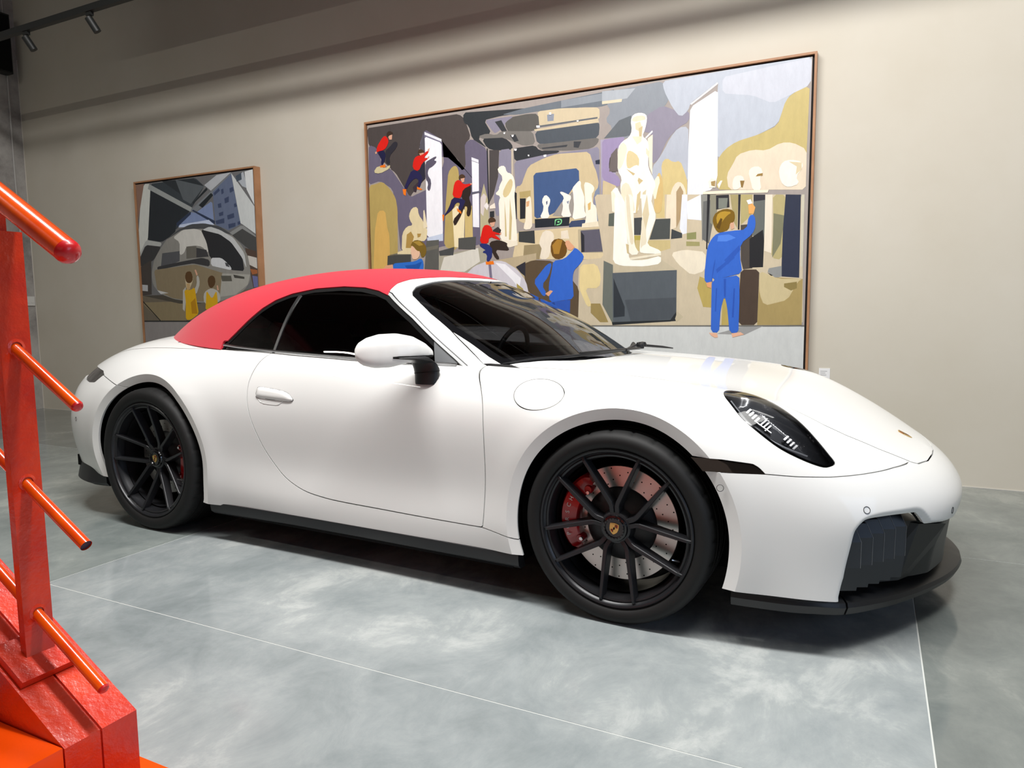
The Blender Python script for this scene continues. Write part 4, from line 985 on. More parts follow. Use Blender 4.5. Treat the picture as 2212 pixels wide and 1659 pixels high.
# painted shapes: colour, then outline points in millimetres along and up the wall
PAINT_BIG = """a39a94 -1880,2652 1607,2657 1599,678 1617,79 -1997,-234
4b4442 -1829,2584 -949,2587 -895,2542 -843,2397 -899,2358 -883,2248 -903,2164 -949,2169 -957,2255 -1078,2275 -1103,2411 -1264,2493 -1317,2372 -1417,1994 -1485,2097 -1552,2201 -1642,2275 -1814,2442
6a6478 -1813,2450 -1731,2416 -1683,2280 -1592,2230 -1504,2115 -1417,1994 -1248,2045 -1089,2221 -1103,2411 -1264,2509 -1316,2388 -1250,2301 -1069,2274 -948,2239 -940,2160 -894,2171 -899,2365 -834,2389 -706,2298 -703,1922 -695,1611 -822,1579 -1104,1593 -1261,1559 -1522,1571 -1552,1905 -1587,2073 -1709,2150 -1826,2126
4b4442 -1612,2240 -1552,2201 -1485,2097 -1417,1994 -1386,2032 -1265,2127 -1278,2352 -1495,2407
55525c -1317,2372 -1269,2493 -1266,2366 -1279,2312
b59f5f -1821,2122 -1752,2128 -1688,2144 -1618,2084 -1559,2005 -1542,1905 -1548,1706 -1553,1405 -1838,1414
d6ae60 -1739,1910 -1666,1909 -1650,1762 -1631,1711 -1631,1408 -1806,1413 -1777,1753
f3f4f8 -1263,2461 -1108,2392 -1112,1690 -1121,1682 -1263,1666 -1262,1885
e8eaf0 -1264,2489 -1108,2416 -1108,2392 -1263,2461
77748a -1267,2469 -1108,2396 -1109,2387 -1265,2455
c9d4e6 -1263,1666 -1112,1690 -1113,1633 -1259,1633
b7a263 -1053,2155 -1014,2198 -976,2202 -954,2146 -962,2021 -914,1623 -1019,1548 -1104,1593 -1082,1912
efe2b8 -1022,1868 -983,1897 -909,1860 -925,1568 -1009,1580
cdb677 -909,1891 -844,1886 -840,1635 -914,1623
f1f2f7 -840,2224 -779,2199 -783,1718 -838,1725
e9ebf2 -841,2251 -780,2226 -780,2203 -841,2228
b8b08c -770,1928 -737,2045 -703,1922 -694,1658 -775,1647
d5cbc6 -766,1943 -738,1972 -716,1947 -746,1801 -768,1826
2e3236 -907,2591 -12,2528 314,2594 314,2543 -96,2517 -284,2519 -579,2525 -728,2512 -664,2409 -786,2391 -703,2302 -834,2388 -861,2488 -909,2518
6b737b -579,2533 -390,2555 314,2590 314,2503 192,2486 70,2503 -96,2509 -284,2519 -443,2516
8d949b -96,2570 314,2579 314,2529 -96,2521
cfc0a0 -284,2519 -96,2517 192,2486 196,2434 192,2405 -268,2409 -276,2479
8c93a0 -207,2486 -151,2486 -156,2437 -203,2439
5a5854 -534,2504 -355,2512 -276,2502 -268,2409 -312,2383 -463,2393 -517,2392 -553,2459
8a8697 -723,2512 -470,2511 -548,2474 -553,2443 -627,2405 -645,2411
35373b -635,2489 -580,2494 -522,2392 -563,2393
77746f -786,2399 -701,2413 -627,2389 -581,2415 -321,2384 -299,2289 -392,2284 -518,2345 -572,2367 -721,2368
35373b -508,2375 -463,2378 -437,2328 -473,2324
4e555c -307,2379 184,2384 196,2368 188,2280 70,2279 -97,2275 -286,2288
cfc0a0 -312,2395 184,2410 191,2383 -303,2382
62676c -268,2417 180,2422 180,2411 -268,2405
6f6c68 -299,2285 -97,2282 192,2280 184,2243 136,2211 -30,2214 -252,2238
2f3236 -482,2278 -304,2282 -269,2239 -97,2221 -157,2197 -270,2201 -474,2182
3a3d42 -252,2257 -46,2258 -55,2243 -243,2248
3a3d42 0,2275 58,2269 37,2226 0,2234
1f2226 -708,2302 -698,2301 -691,1889 -702,1889
2f3236 -749,2379 -554,2365 -491,2310 -487,2270 -629,2278 -703,2302
4b4645 -685,2288 -601,2279 -613,2084 -652,1959 -691,1897
8b8899 -601,2279 -500,2280 -503,2074 -477,1984 -608,1793 -636,1795 -653,1942 -608,2100
c9bda6 -498,2279 -484,2278 -487,2073 -498,2074
8b8899 -476,2183 -235,2205 136,2211 192,2220 197,1709 70,1702 -398,1747 -468,1992
cdbb94 -467,1999 -418,2003 -395,2064 -358,2139 -235,2182 -131,2202 119,2191 152,2090 172,2050 193,1951 152,1894 136,1690 -398,1724 -452,1751
b3a06a -436,1957 -342,1961 -343,1914 -432,1909
26282c -432,1909 -383,1907 -389,1759 -432,1758
26282c -477,1961 -457,1951 -459,1759 -475,1760
415a86 -319,2083 39,2086 43,1979 -5,1953 -116,1807 -177,1772 -313,1750
9d978f -99,1852 -14,1923 70,1901 95,1723 -168,1764
7f8ba0 160,1909 195,1951 200,1701 161,1711
222830 -311,1750 -155,1747 -31,1747 -38,1685 -309,1686
3d4a68 -38,1716 99,1723 99,1685 32,1658 19,1628 -36,1627
d9c7a0 -453,1671 -309,1666 19,1674 318,1656 319,1430 -501,1464
eadfca -274,1597 -238,1666 -169,1654 -152,1606 -205,1452 -275,1454
e8dcc6 -100,1650 -48,1655 -36,1592 -100,1596
3c3f3f -444,1666 -314,1667 -310,1571 -445,1590
9a8b68 -400,1563 -274,1565 -257,1533 -275,1454 -410,1460
b8ab8d 32,1654 226,1654 234,1479 36,1488
5d5b68 53,1645 222,1647 222,1487 57,1490
2b2c33 53,1641 80,1609 82,1493 57,1490
73756e 266,1754 317,1754 318,1656 262,1667
8a8250 266,1629 318,1634 307,1566 250,1569
cdbb94 221,1994 257,2005 316,1992 317,1754 218,1715
a79fb3 202,2264 315,2266 316,2000 221,1979 209,1859
4b4645 265,2168 304,2193 316,2030 265,2034
2b3040 164,2126 197,2129 197,2097 167,2100
8c9299 279,2581 638,2596 707,2508 653,2424 537,2387 432,2253 258,2259 294,2337 235,2391 279,2447 243,2506 301,2545
aab0b6 213,2591 451,2577 395,2519 213,2510
d6cbb0 213,2523 359,2520 355,2501 213,2503
63696e 228,2270 338,2379 424,2401 432,2273 389,2265
8f8a99 530,2388 640,2439 749,2386 822,2383 823,2312 750,2282 676,2212 616,2087 574,2058 572,2264 502,2285
b9bfc9 638,2596 1566,2611 1559,2437 1450,2398 1422,2360 1378,2225 1265,2177 1129,2149 1010,2047 1002,2492 1008,2541 828,2427 815,2384 763,2345 708,2417 652,2529
c6c9d2 1033,2563 1566,2602 1565,2442 1345,2358 1222,2424 1034,2462
b4b9c3 575,2044 616,2087 657,2149 697,2223 750,2282 817,2281 822,1935 782,1926 575,1944
9b8db0 214,2264 389,2265 339,2196 273,2149 259,2054 347,1991 347,1923 214,1989
6d6462 280,2155 324,2198 332,2034 266,2040
c3b175 1007,2041 1054,2106 1129,2149 1265,2177 1378,2219 1422,2366 1462,2403 1559,2437 1553,2053 1554,1809 1007,1854
e3d3bb 1070,1945 1107,2005 1137,2066 1230,2087 1316,2072 1399,2112 1470,2105 1553,2053 1554,1809 1084,1848
d3bf86 637,2058 671,2094 719,2057 766,2065 801,1976 815,1923 811,1717 647,1728 645,1938
e8d9bf 708,1879 741,1929 782,1919 809,1858 805,1717 689,1725
ae9570 742,1863 768,1900 789,1859 784,1719 737,1722
e4e7ee 828,2402 1005,2492 1012,1925 981,1856 922,1848 878,1712 815,1717 819,2151
f6f7fb 862,2384 1002,2479 972,2357 948,2297 896,2284 869,2345
f6f7fb 845,2180 962,2238 966,1987 915,1921 848,1985
f8f9fc 828,2424 1001,2536 1005,2526 835,2417
f3f3f0 524,2243 572,2284 576,2273 531,2235
efe4cc 541,2234 576,2257 575,1991 554,2046
cbbda2 157,1891 921,1830 1537,1781 1561,966 130,953 21,1013 40,1435 228,1444
d3bf86 589,1856 662,1851 664,1694 607,1698
e8d9bf 678,1849 742,1844 744,1626 705,1613 672,1694
ae9570 742,1844 781,1841 775,1687 745,1619
e4e7ee 781,1841 817,1838 816,1583 785,1577 768,1617
b0a24f 450,1588 500,1585 501,1505 459,1507
c9b783 459,1556 705,1543 706,1487 625,1467 459,1483
8f8f88 906,1831 948,1828 953,1568 919,1524
6b6c6a 922,1784 991,1794 1000,1718 965,1506 918,1539
26262a 948,1828 967,1826 954,1468 946,1472
8d8a78 967,1826 1005,1823 1015,1717 986,1627 970,1643
2b2b2f 1005,1819 1088,1816 1093,1734 1007,1725
7c8076 1021,1799 1081,1795 1075,1731 1022,1731
a79a6b 1095,1816 1147,1812 1144,1595 1121,1641
29292d 1147,1812 1162,1811 1159,1586 1148,1587
b3a672 1162,1811 1235,1805 1231,1672 1166,1616
4d4640 1166,1616 1239,1619 1245,1334 1187,1329 1171,1390
33333b 1242,1804 1314,1798 1315,1765 1243,1760
666a66 1243,1760 1315,1765 1314,1503 1241,1544
232427 1223,1523 1305,1578 1314,1503 1311,1339 1227,1339
e8dcc8 1314,1798 1357,1795 1359,1427 1315,1444
b5a877 1360,1795 1441,1788 1430,1687 1424,1380 1359,1397 1369,1574
7d7c62 1367,1677 1437,1658 1414,1483 1366,1397
2d3346 1437,1789 1527,1781 1531,1265 1423,1276 1426,1571
c8c2ae 1531,1781 1548,1780 1550,1331 1536,1338
8f918f 1347,1331 1425,1343 1426,1276 1391,1266 1340,1308
2b2620 1337,1305 1373,1285 1362,1281
a8935f 1290,1280 1552,1257 1554,966 1283,966
c9b98f 1289,1318 1405,1262 1552,1257 1525,1243 1465,1126 1324,1091 1293,1167
8b7a48 1442,1231 1518,1240 1519,1199 1485,1185 1442,1209
4b3d33 1172,1329 1289,1325 1286,1129 1283,966 1165,966 1167,1207
b8a35c 1059,1148 1161,1131 1165,966 1055,966
b8a35c 907,1292 985,1258 988,1083 933,1088 892,1214
eadfc8 707,1456 802,1475 943,1453 945,1329 852,1301 756,1383
5d635a 266,1749 313,1754 305,1661 262,1664
4b4f4d 603,1690 704,1688 701,1551 559,1554
45494a 449,1708 516,1708 500,1589 450,1592
3f4345 713,1617 785,1585 785,1554 709,1550
8d8e5c 816,1583 879,1588 880,1541 817,1541
e9ecf3 813,1792 906,1831 913,1662 819,1676
a09a68 813,1529 903,1521 904,1494 814,1498
9a8654 130,1122 202,1121 264,987 202,987 130,1055
e3cf97 49,1402 175,1405 210,1313 193,1230 85,1233 139,1105 103,1097 40,1234
c3b79c 297,1392 650,1411 752,1340 298,1339
6b7069 228,1424 297,1392 299,970 219,1113
565d63 293,1335 752,1340 752,1010 712,990 299,970
2f353b 302,1298 385,1094 385,1028 303,1020
4b5157 385,1144 750,1154 752,1010 429,991
262a2d 290,987 712,1002 752,1058 752,994 295,966
c0b498 744,1010 760,1058 800,1022 753,986
55565a -71,955 1550,963 1551,954 -71,936
b9a98a -1850,380 -300,380 -300,1500 -1000,1420 -1850,1420
cfd1cf -1850,380 1600,380 1600,960 -1850,960
6b6a66 -1850,955 1600,955 1600,965 -1850,965
cfd1cf -71,945 1550,956 1551,677 -73,632
9b9b9a 1022,907 1180,954 1320,958 1203,900
a9a491 -1154,1522 -731,1566 -686,1330 -1208,1345
d9d6ca -1106,1504 -795,1562 -779,1458 -919,1384 -1148,1391
5d5d58 -1268,1641 -1151,1643 -1158,1392 -1295,1396
474845 -1653,1539 -1421,1542 -1424,1434 -1661,1442
6f6c60 -1647,1543 -1553,1556 -1152,1603 -1163,1575 -1421,1538
494b4b -1153,1554 -1009,1580 -1020,1516 -1145,1517
51524f -970,1646 -812,1649 -818,1551 -972,1562
e2d3a8 -1502,1712 -1455,1767 -1394,1771 -1423,1814 -1432,1856 -1400,1911 -1345,1915 -1337,1849 -1294,1798 -1285,1748 -1256,1738 -1268,1641 -1398,1640 -1379,1606 -1431,1542 -1512,1571
b08f4b -1457,1701 -1416,1723 -1387,1680 -1420,1591 -1470,1594
b08f4b -1356,1703 -1316,1701 -1327,1677 -1352,1670
e2d3a8 -1553,1564 -1430,1592 -1421,1542 -1554,1548
e9dcba -1291,1879 -1281,1886 -1256,1747 -1295,1741
f6f0de -622,2133 -594,2162 -552,2158 -539,2109 -503,2098 -476,2064 -468,1984 -477,1945 -454,1590 -509,1569 -601,1614 -607,1842 -611,1899 -592,1938 -643,1958 -605,1987 -605,2011 -567,2072
d8c694 -540,2030 -503,2066 -485,2025 -514,1948 -560,1919 -578,1961
cdbb88 -514,1916 -498,1770 -509,1609 -527,1610
cdbb88 -560,1903 -548,1757 -545,1636 -559,1636
efe6cf -601,1614 -454,1598 -454,1566 -519,1553 -597,1573
f1e7d0 -383,1882 -369,1912 -342,1922 -334,1838 -331,1680 -403,1676 -398,1716 -384,1747
d9a97a -379,1881 -352,1887 -357,1848 -379,1842
f5f1e6 -254,1880 -224,1924 -185,1890 -185,1859 -207,1814 -185,1749 -273,1751 -233,1823
4b5a78 -218,1869 -206,1876 -207,1853 -215,1845
f3efe4 -111,1927 -94,1933 -47,1910 -14,1892 -39,1840 -35,1794 -14,1746 -103,1752 -82,1820 -90,1859 -73,1889
8a92a0 -56,1857 -35,1863 -43,1837
f6f1e3 28,1988 45,1998 57,1985 53,1955 70,1916 86,1869 78,1793 103,1738 -14,1723 3,1814 -5,1922 -14,1946
f4edda 78,1984 119,1976 156,1947 156,1916 136,1895 144,1827 173,1809 181,1680 70,1664 95,1716 86,1884
d8b46f 107,1829 132,1843 128,1790 111,1783
e9dec2 65,1694 185,1702 193,1664 61,1664
f3ead4 282,1899 317,1933 317,1754 290,1763
eee9e4 -739,1876 -714,1903 -696,1873 -711,1841
f0e6d4 -687,1872 -644,1893 -637,1852 -687,1852
2e3034 -687,1831 -650,1833 -650,1788 -688,1791
d4b77a 603,1968 624,2006 645,1964 653,1870 640,1729 591,1732 590,1875
f3e9d0 589,1949 617,1987 631,1939 618,1907 598,1808 576,1877
fbf6e8 420,2368 438,2406 487,2413 530,2395 537,2361 523,2296 503,2252 538,2228 552,2173 546,2094 547,2040 604,1921 583,1876 556,1734 492,1856 478,1740 373,1747 347,1936 361,1983 328,2041 331,2197 360,2234 410,2256 431,2300
e6dcc0 460,2243 496,2259 496,2233 478,2215
dccb9c 397,2163 425,2167 482,2120 483,2053 462,2069 404,2040 390,2082
cdb98a 480,1979 512,1956 484,1932 473,1960
c9b487 390,2048 426,2025 455,2008 441,1996
d2bf92 470,1865 495,1890 492,1829 471,1740 460,1741
ece3cc 360,2234 400,2196 386,2130 361,2065 332,2040 328,2170
eadfc4 354,1936 401,1959 434,1888 457,1741 388,1746 355,1847
d9ccaa 509,1875 534,1894 527,1813 524,1737 507,1738
e6dabb 531,2175 553,2146 549,2107 532,2135
dfd2b0 453,2344 488,2353 502,2312 481,2288 456,2304
cbb98e 478,2308 506,2321 499,2252 482,2248
e2d8bd 424,2368 452,2394 516,2390 530,2362 502,2358 452,2354
e9dfc3 432,2260 503,2252 496,2219 468,2202
fbf6e8 285,1907 325,1931 340,1896 373,1845 373,1747 311,1751 303,1837 318,1877
fbf7ea 309,1839 330,1861 381,1841 391,1672 417,1420 527,1416 642,1443 642,1387 527,1372 358,1382 297,1409
f7f1df 385,1873 440,1868 450,1628 451,1524 493,1457 417,1453 408,1534 382,1713
fbf6e6 498,1864 556,1859 607,1706 559,1574 543,1519 642,1475 638,1451 501,1465 489,1482 508,1704
e3d8bc 389,1872 413,1870 426,1710 451,1532 425,1525 399,1712
e6dcc2 504,1705 541,1726 534,1599 542,1527 509,1513 497,1489
d9cba8 540,1860 557,1725 533,1623 508,1728
cbb98e 391,1535 413,1526 413,1461 400,1470
e8dfc6 417,1436 642,1459 643,1443 426,1420
f3e9d4 954,1911 973,1931 1003,1919 1000,1868 961,1871
a58b5a 970,1909 1000,1913 997,1875 974,1883
f4ebd8 1109,1903 1127,1934 1171,1930 1184,1897 1172,1866 1141,1843 1110,1846
8e6f3a 1156,1899 1184,1897 1173,1853 1163,1860
f5edda 1205,1952 1232,1981 1281,1976 1298,1931 1277,1907 1291,1824 1236,1829 1222,1893
9c7d43 1264,1931 1295,1934 1295,1918 1252,1916
f6efdf 1391,1947 1414,1994 1461,2002 1526,1983 1536,1945 1493,1894 1518,1849 1454,1830 1418,1851 1399,1890
d9c9a5 1450,1990 1526,1977 1527,1934 1493,1906 1498,1955
f1e4cc 922,1848 1110,1843 1334,1827 1328,1809 916,1832
f4eee0 1013,1886 1032,1910 1045,1909 1023,1859
5b4c39 -412,1422 -326,1451 -171,1438 -35,1321 40,1231 32,1006 -77,906 -385,1241
2f2f37 -470,1405 -390,1441 -391,1331 -427,1358
cfcbd2 -918,1354 -831,1425 -708,1460 -573,1454 -456,1385 -385,1293 -364,1202 -503,1113 -896,1253
7a7388 -708,1460 -685,1459 -672,1314 -695,1314
efeef2 -647,1444 -558,1428 -428,1320 -443,1242 -501,1309
a8964f -465,1282 -414,1242 -393,1202 -458,1191
2c2a33 -1601,2410 -1554,2450 -1519,2434 -1536,2395 -1609,2338 -1601,2271 -1647,2284 -1640,2341 -1649,2383
cfc49a -1775,2222 -1725,2275 -1654,2244 -1601,2271 -1607,2239 -1707,2207
d9a58a -1623,2515 -1597,2532 -1572,2513 -1579,2465 -1604,2468
3a2b22 -1628,2523 -1602,2537 -1567,2520 -1567,2504 -1603,2500 -1612,2489 -1629,2495
d81c10 -1730,2424 -1665,2499 -1634,2500 -1610,2460 -1621,2429 -1653,2392 -1721,2386 -1737,2376
d9a58a -1750,2385 -1732,2387 -1732,2371 -1745,2367
1c1c40 -1721,2382 -1664,2393 -1644,2358 -1645,2333 -1668,2278 -1694,2276 -1687,2329 -1722,2370
e8761a -1705,2269 -1652,2277 -1648,2253 -1700,2256
5a5566 -1232,2267 -1164,2292 -1154,2283 -1184,2262 -1150,2251 -1194,2216 -1233,2204 -1244,2157 -1207,2105 -1224,2027 -1252,2045 -1237,2092 -1263,2126 -1261,2254
2a2838 -1331,2205 -1290,2257 -1266,2255 -1265,2127 -1325,2100
3a2f38 -1385,2072 -1324,2116 -1356,2030 -1376,2035
4a3423 -1332,2349 -1302,2362 -1269,2343 -1269,2327 -1308,2323 -1323,2308
d9a58a -1318,2328 -1274,2331 -1279,2308 -1304,2306
d81c10 -1374,2281 -1348,2311 -1289,2313 -1239,2343 -1225,2330 -1280,2288 -1236,2287 -1241,2276 -1291,2253 -1327,2188 -1385,2218
d9a58a -1239,2347 -1219,2361 -1225,2334
d9a58a -1241,2292 -1221,2298 -1231,2279
23204c -1391,2211 -1322,2188 -1294,2145 -1294,2121 -1321,2059 -1345,2061 -1324,2124 -1363,2143 -1414,2107 -1451,2054 -1473,2068 -1433,2142
ee7a1a -1486,2065 -1450,2062 -1457,2009 -1479,2023
ee7a1a -1345,2073 -1296,2049 -1306,2042 -1346,2053
2c211d -944,1988 -868,2060 -846,2042 -852,1973 -871,1951 -844,1886 -864,1802 -896,1819 -881,1881 -909,1891 -938,1822 -1001,1735 -1019,1788 -947,1847 -917,1915
5f6070 -851,1988 -769,1993 -765,1981 -843,1972
4a3423 -955,2122 -927,2135 -899,2117 -900,2102 -928,2096 -942,2090 -957,2099
d9a58a -941,2098 -904,2102 -910,2071 -928,2069
d81c10 -998,2071 -970,2092 -942,2086 -915,2052 -850,2055 -846,2042 -920,2018 -935,1964 -954,1950 -1019,1967
d9a58a -859,2055 -836,2057 -841,2042
23204c -1019,1963 -954,1950 -903,1934 -904,1914 -942,1854 -970,1872 -945,1917 -987,1921 -1012,1875 -1079,1832 -1099,1825 -1050,1886
ee7a1a -1113,1838 -1094,1833 -1104,1782 -1111,1794
ee7a1a -979,1880 -938,1846 -940,1830 -975,1856
332822 -696,1603 -611,1615 -537,1586 -546,1571 -519,1529 -649,1543 -603,1468 -641,1469 -687,1553
3a3233 -661,1691 -619,1713 -591,1687 -601,1655 -666,1675
4a3423 -707,1767 -674,1794 -636,1771 -639,1747 -674,1749 -693,1738
d9a58a -689,1746 -641,1751 -651,1719 -675,1712
d81c10 -782,1599 -746,1729 -703,1734 -670,1708 -662,1666 -601,1622 -601,1610 -695,1644 -705,1587
d81c10 -675,1684 -591,1658 -596,1651 -666,1659
d9a58a -610,1659 -589,1671 -592,1650
25306e -784,1595 -705,1591 -668,1544 -677,1471 -715,1472 -706,1529 -773,1569
ee7a1a -730,1454 -662,1458 -655,1431 -726,1431
25306e -767,1528 -676,1563 -669,1537 -693,1453 -723,1454 -714,1513
3467c9 -70,1440 -14,1438 22,1486 -14,1505 13,1529 81,1467 67,1434 4,1370 -10,1319 -1,1158 -71,1151
2f57b0 -71,1151 -29,1150 -34,1031 -71,1031
e0a680 -69,1575 -46,1582 -5,1530 -14,1505 -42,1531 -69,1550
6b4a1a -187,1527 -170,1589 -102,1600 -54,1558 -54,1483 -102,1448 -164,1457
a87c30 -171,1551 -129,1593 -88,1585 -116,1486 -157,1488
e0a680 -68,1559 -41,1582 7,1530 -20,1507 -48,1514
3467c9 -164,1438 -75,1447 -7,1506 13,1530 80,1459 60,1417 -21,1345 -8,1157 -194,1135 -200,1262 -172,1375
3467c9 -324,1291 -213,1415 -171,1426 -200,1326 -256,1264 -215,1199 -243,1174
e0a680 -229,1199 -186,1224 -166,1217 -201,1179
2f57b0 -208,1135 -28,1151 -33,1031 -104,1083 -173,1109
24468f -173,1134 -152,1134 -145,1083 -166,1096
e9bfa0 -1420,1591 -1403,1624 -1339,1588 -1331,1530 -1362,1498 -1407,1500 -1411,1533 -1421,1542
7b6224 -1424,1608 -1398,1648 -1338,1653 -1279,1617 -1266,1560 -1292,1511 -1322,1513 -1330,1562 -1360,1564 -1399,1607
a98a3a -1398,1640 -1338,1645 -1299,1610 -1339,1604
2f6fc9 -1603,1474 -1484,1478 -1383,1482 -1322,1509 -1298,1471 -1305,1397 -1599,1419
1f55a6 -1485,1453 -1383,1457 -1313,1479 -1344,1423 -1455,1418
e0a680 -1715,1423 -1671,1460 -1603,1466 -1599,1423 -1662,1417
3467c9 1017,1572 1107,1582 1203,1584 1216,1673 1252,1678 1261,1603 1240,1552 1168,1496 1166,1413 1183,1306 988,1262 1009,1412 985,1243 942,1252 938,1306 954,1483 980,1536
2a55b4 988,1262 1006,1366 1009,1412 995,1351 985,1247 996,1258
2c59b8 1066,1394 1161,1488 1169,1458 1089,1363
2c59b8 1014,1335 1125,1422 1133,1406 1022,1311
4f82df 1025,1556 1093,1560 1138,1535 1079,1515 1018,1518
3467c9 988,1266 1165,1295 1169,1131 1166,912 1109,915 1091,1086 1072,1163 1049,1071 1041,915 987,919 987,1134
2a55b4 1065,1271 1080,1271 1080,1148 1070,1156
2a55b4 1016,1211 1024,1211 1019,1056 1011,1056
2a55b4 1130,1208 1139,1208 1134,1016 1122,1016
e8b496 975,915 1029,911 1034,884 1014,882 991,895
e8b496 1121,911 1180,919 1203,904 1129,884
e0a070 950,1248 985,1254 985,1212 958,1220
e8a860 1211,1740 1236,1749 1255,1722 1245,1682 1216,1684
f4f2ee 1199,1770 1225,1776 1236,1749 1211,1744
d9a98a 1091,1643 1121,1649 1126,1596 1107,1590
7a5c14 984,1665 1007,1709 1067,1729 1120,1713 1130,1671 1121,1634 1099,1635 1092,1590 1040,1574 1017,1580 994,1619
b58f2e 1008,1687 1045,1714 1112,1702 1076,1682 1039,1632 1016,1625
5d430c 1009,1611 1038,1669 1050,1661 1032,1594
f4f4f4 -563,2401 -546,2403 -549,2389 -558,2390
f4f4f4 -495,2377 -474,2375 -481,2360 -493,2363
f4f4f4 -475,2273 -451,2273 -455,2258 -469,2259
f4f4f4 -189,2499 -172,2498 -172,2481 -188,2483
f4f4f4 -292,2420 -263,2416 -264,2401 -290,2404
f4f4f4 -235,2205 -213,2206 -213,2189 -233,2189
f4f4f4 -362,2220 -350,2218 -350,2207 -361,2209
f4f4f4 23,2417 39,2417 39,2405 26,2406
7fd08f -149,1731 -142,1739 -95,1740 -89,1720 -99,1697 -134,1691 -138,1699 -104,1705 -99,1724 -108,1733 -141,1731 -144,1692 -149,1692
7fd08f -129,1722 -112,1725 -110,1713 -125,1710"""
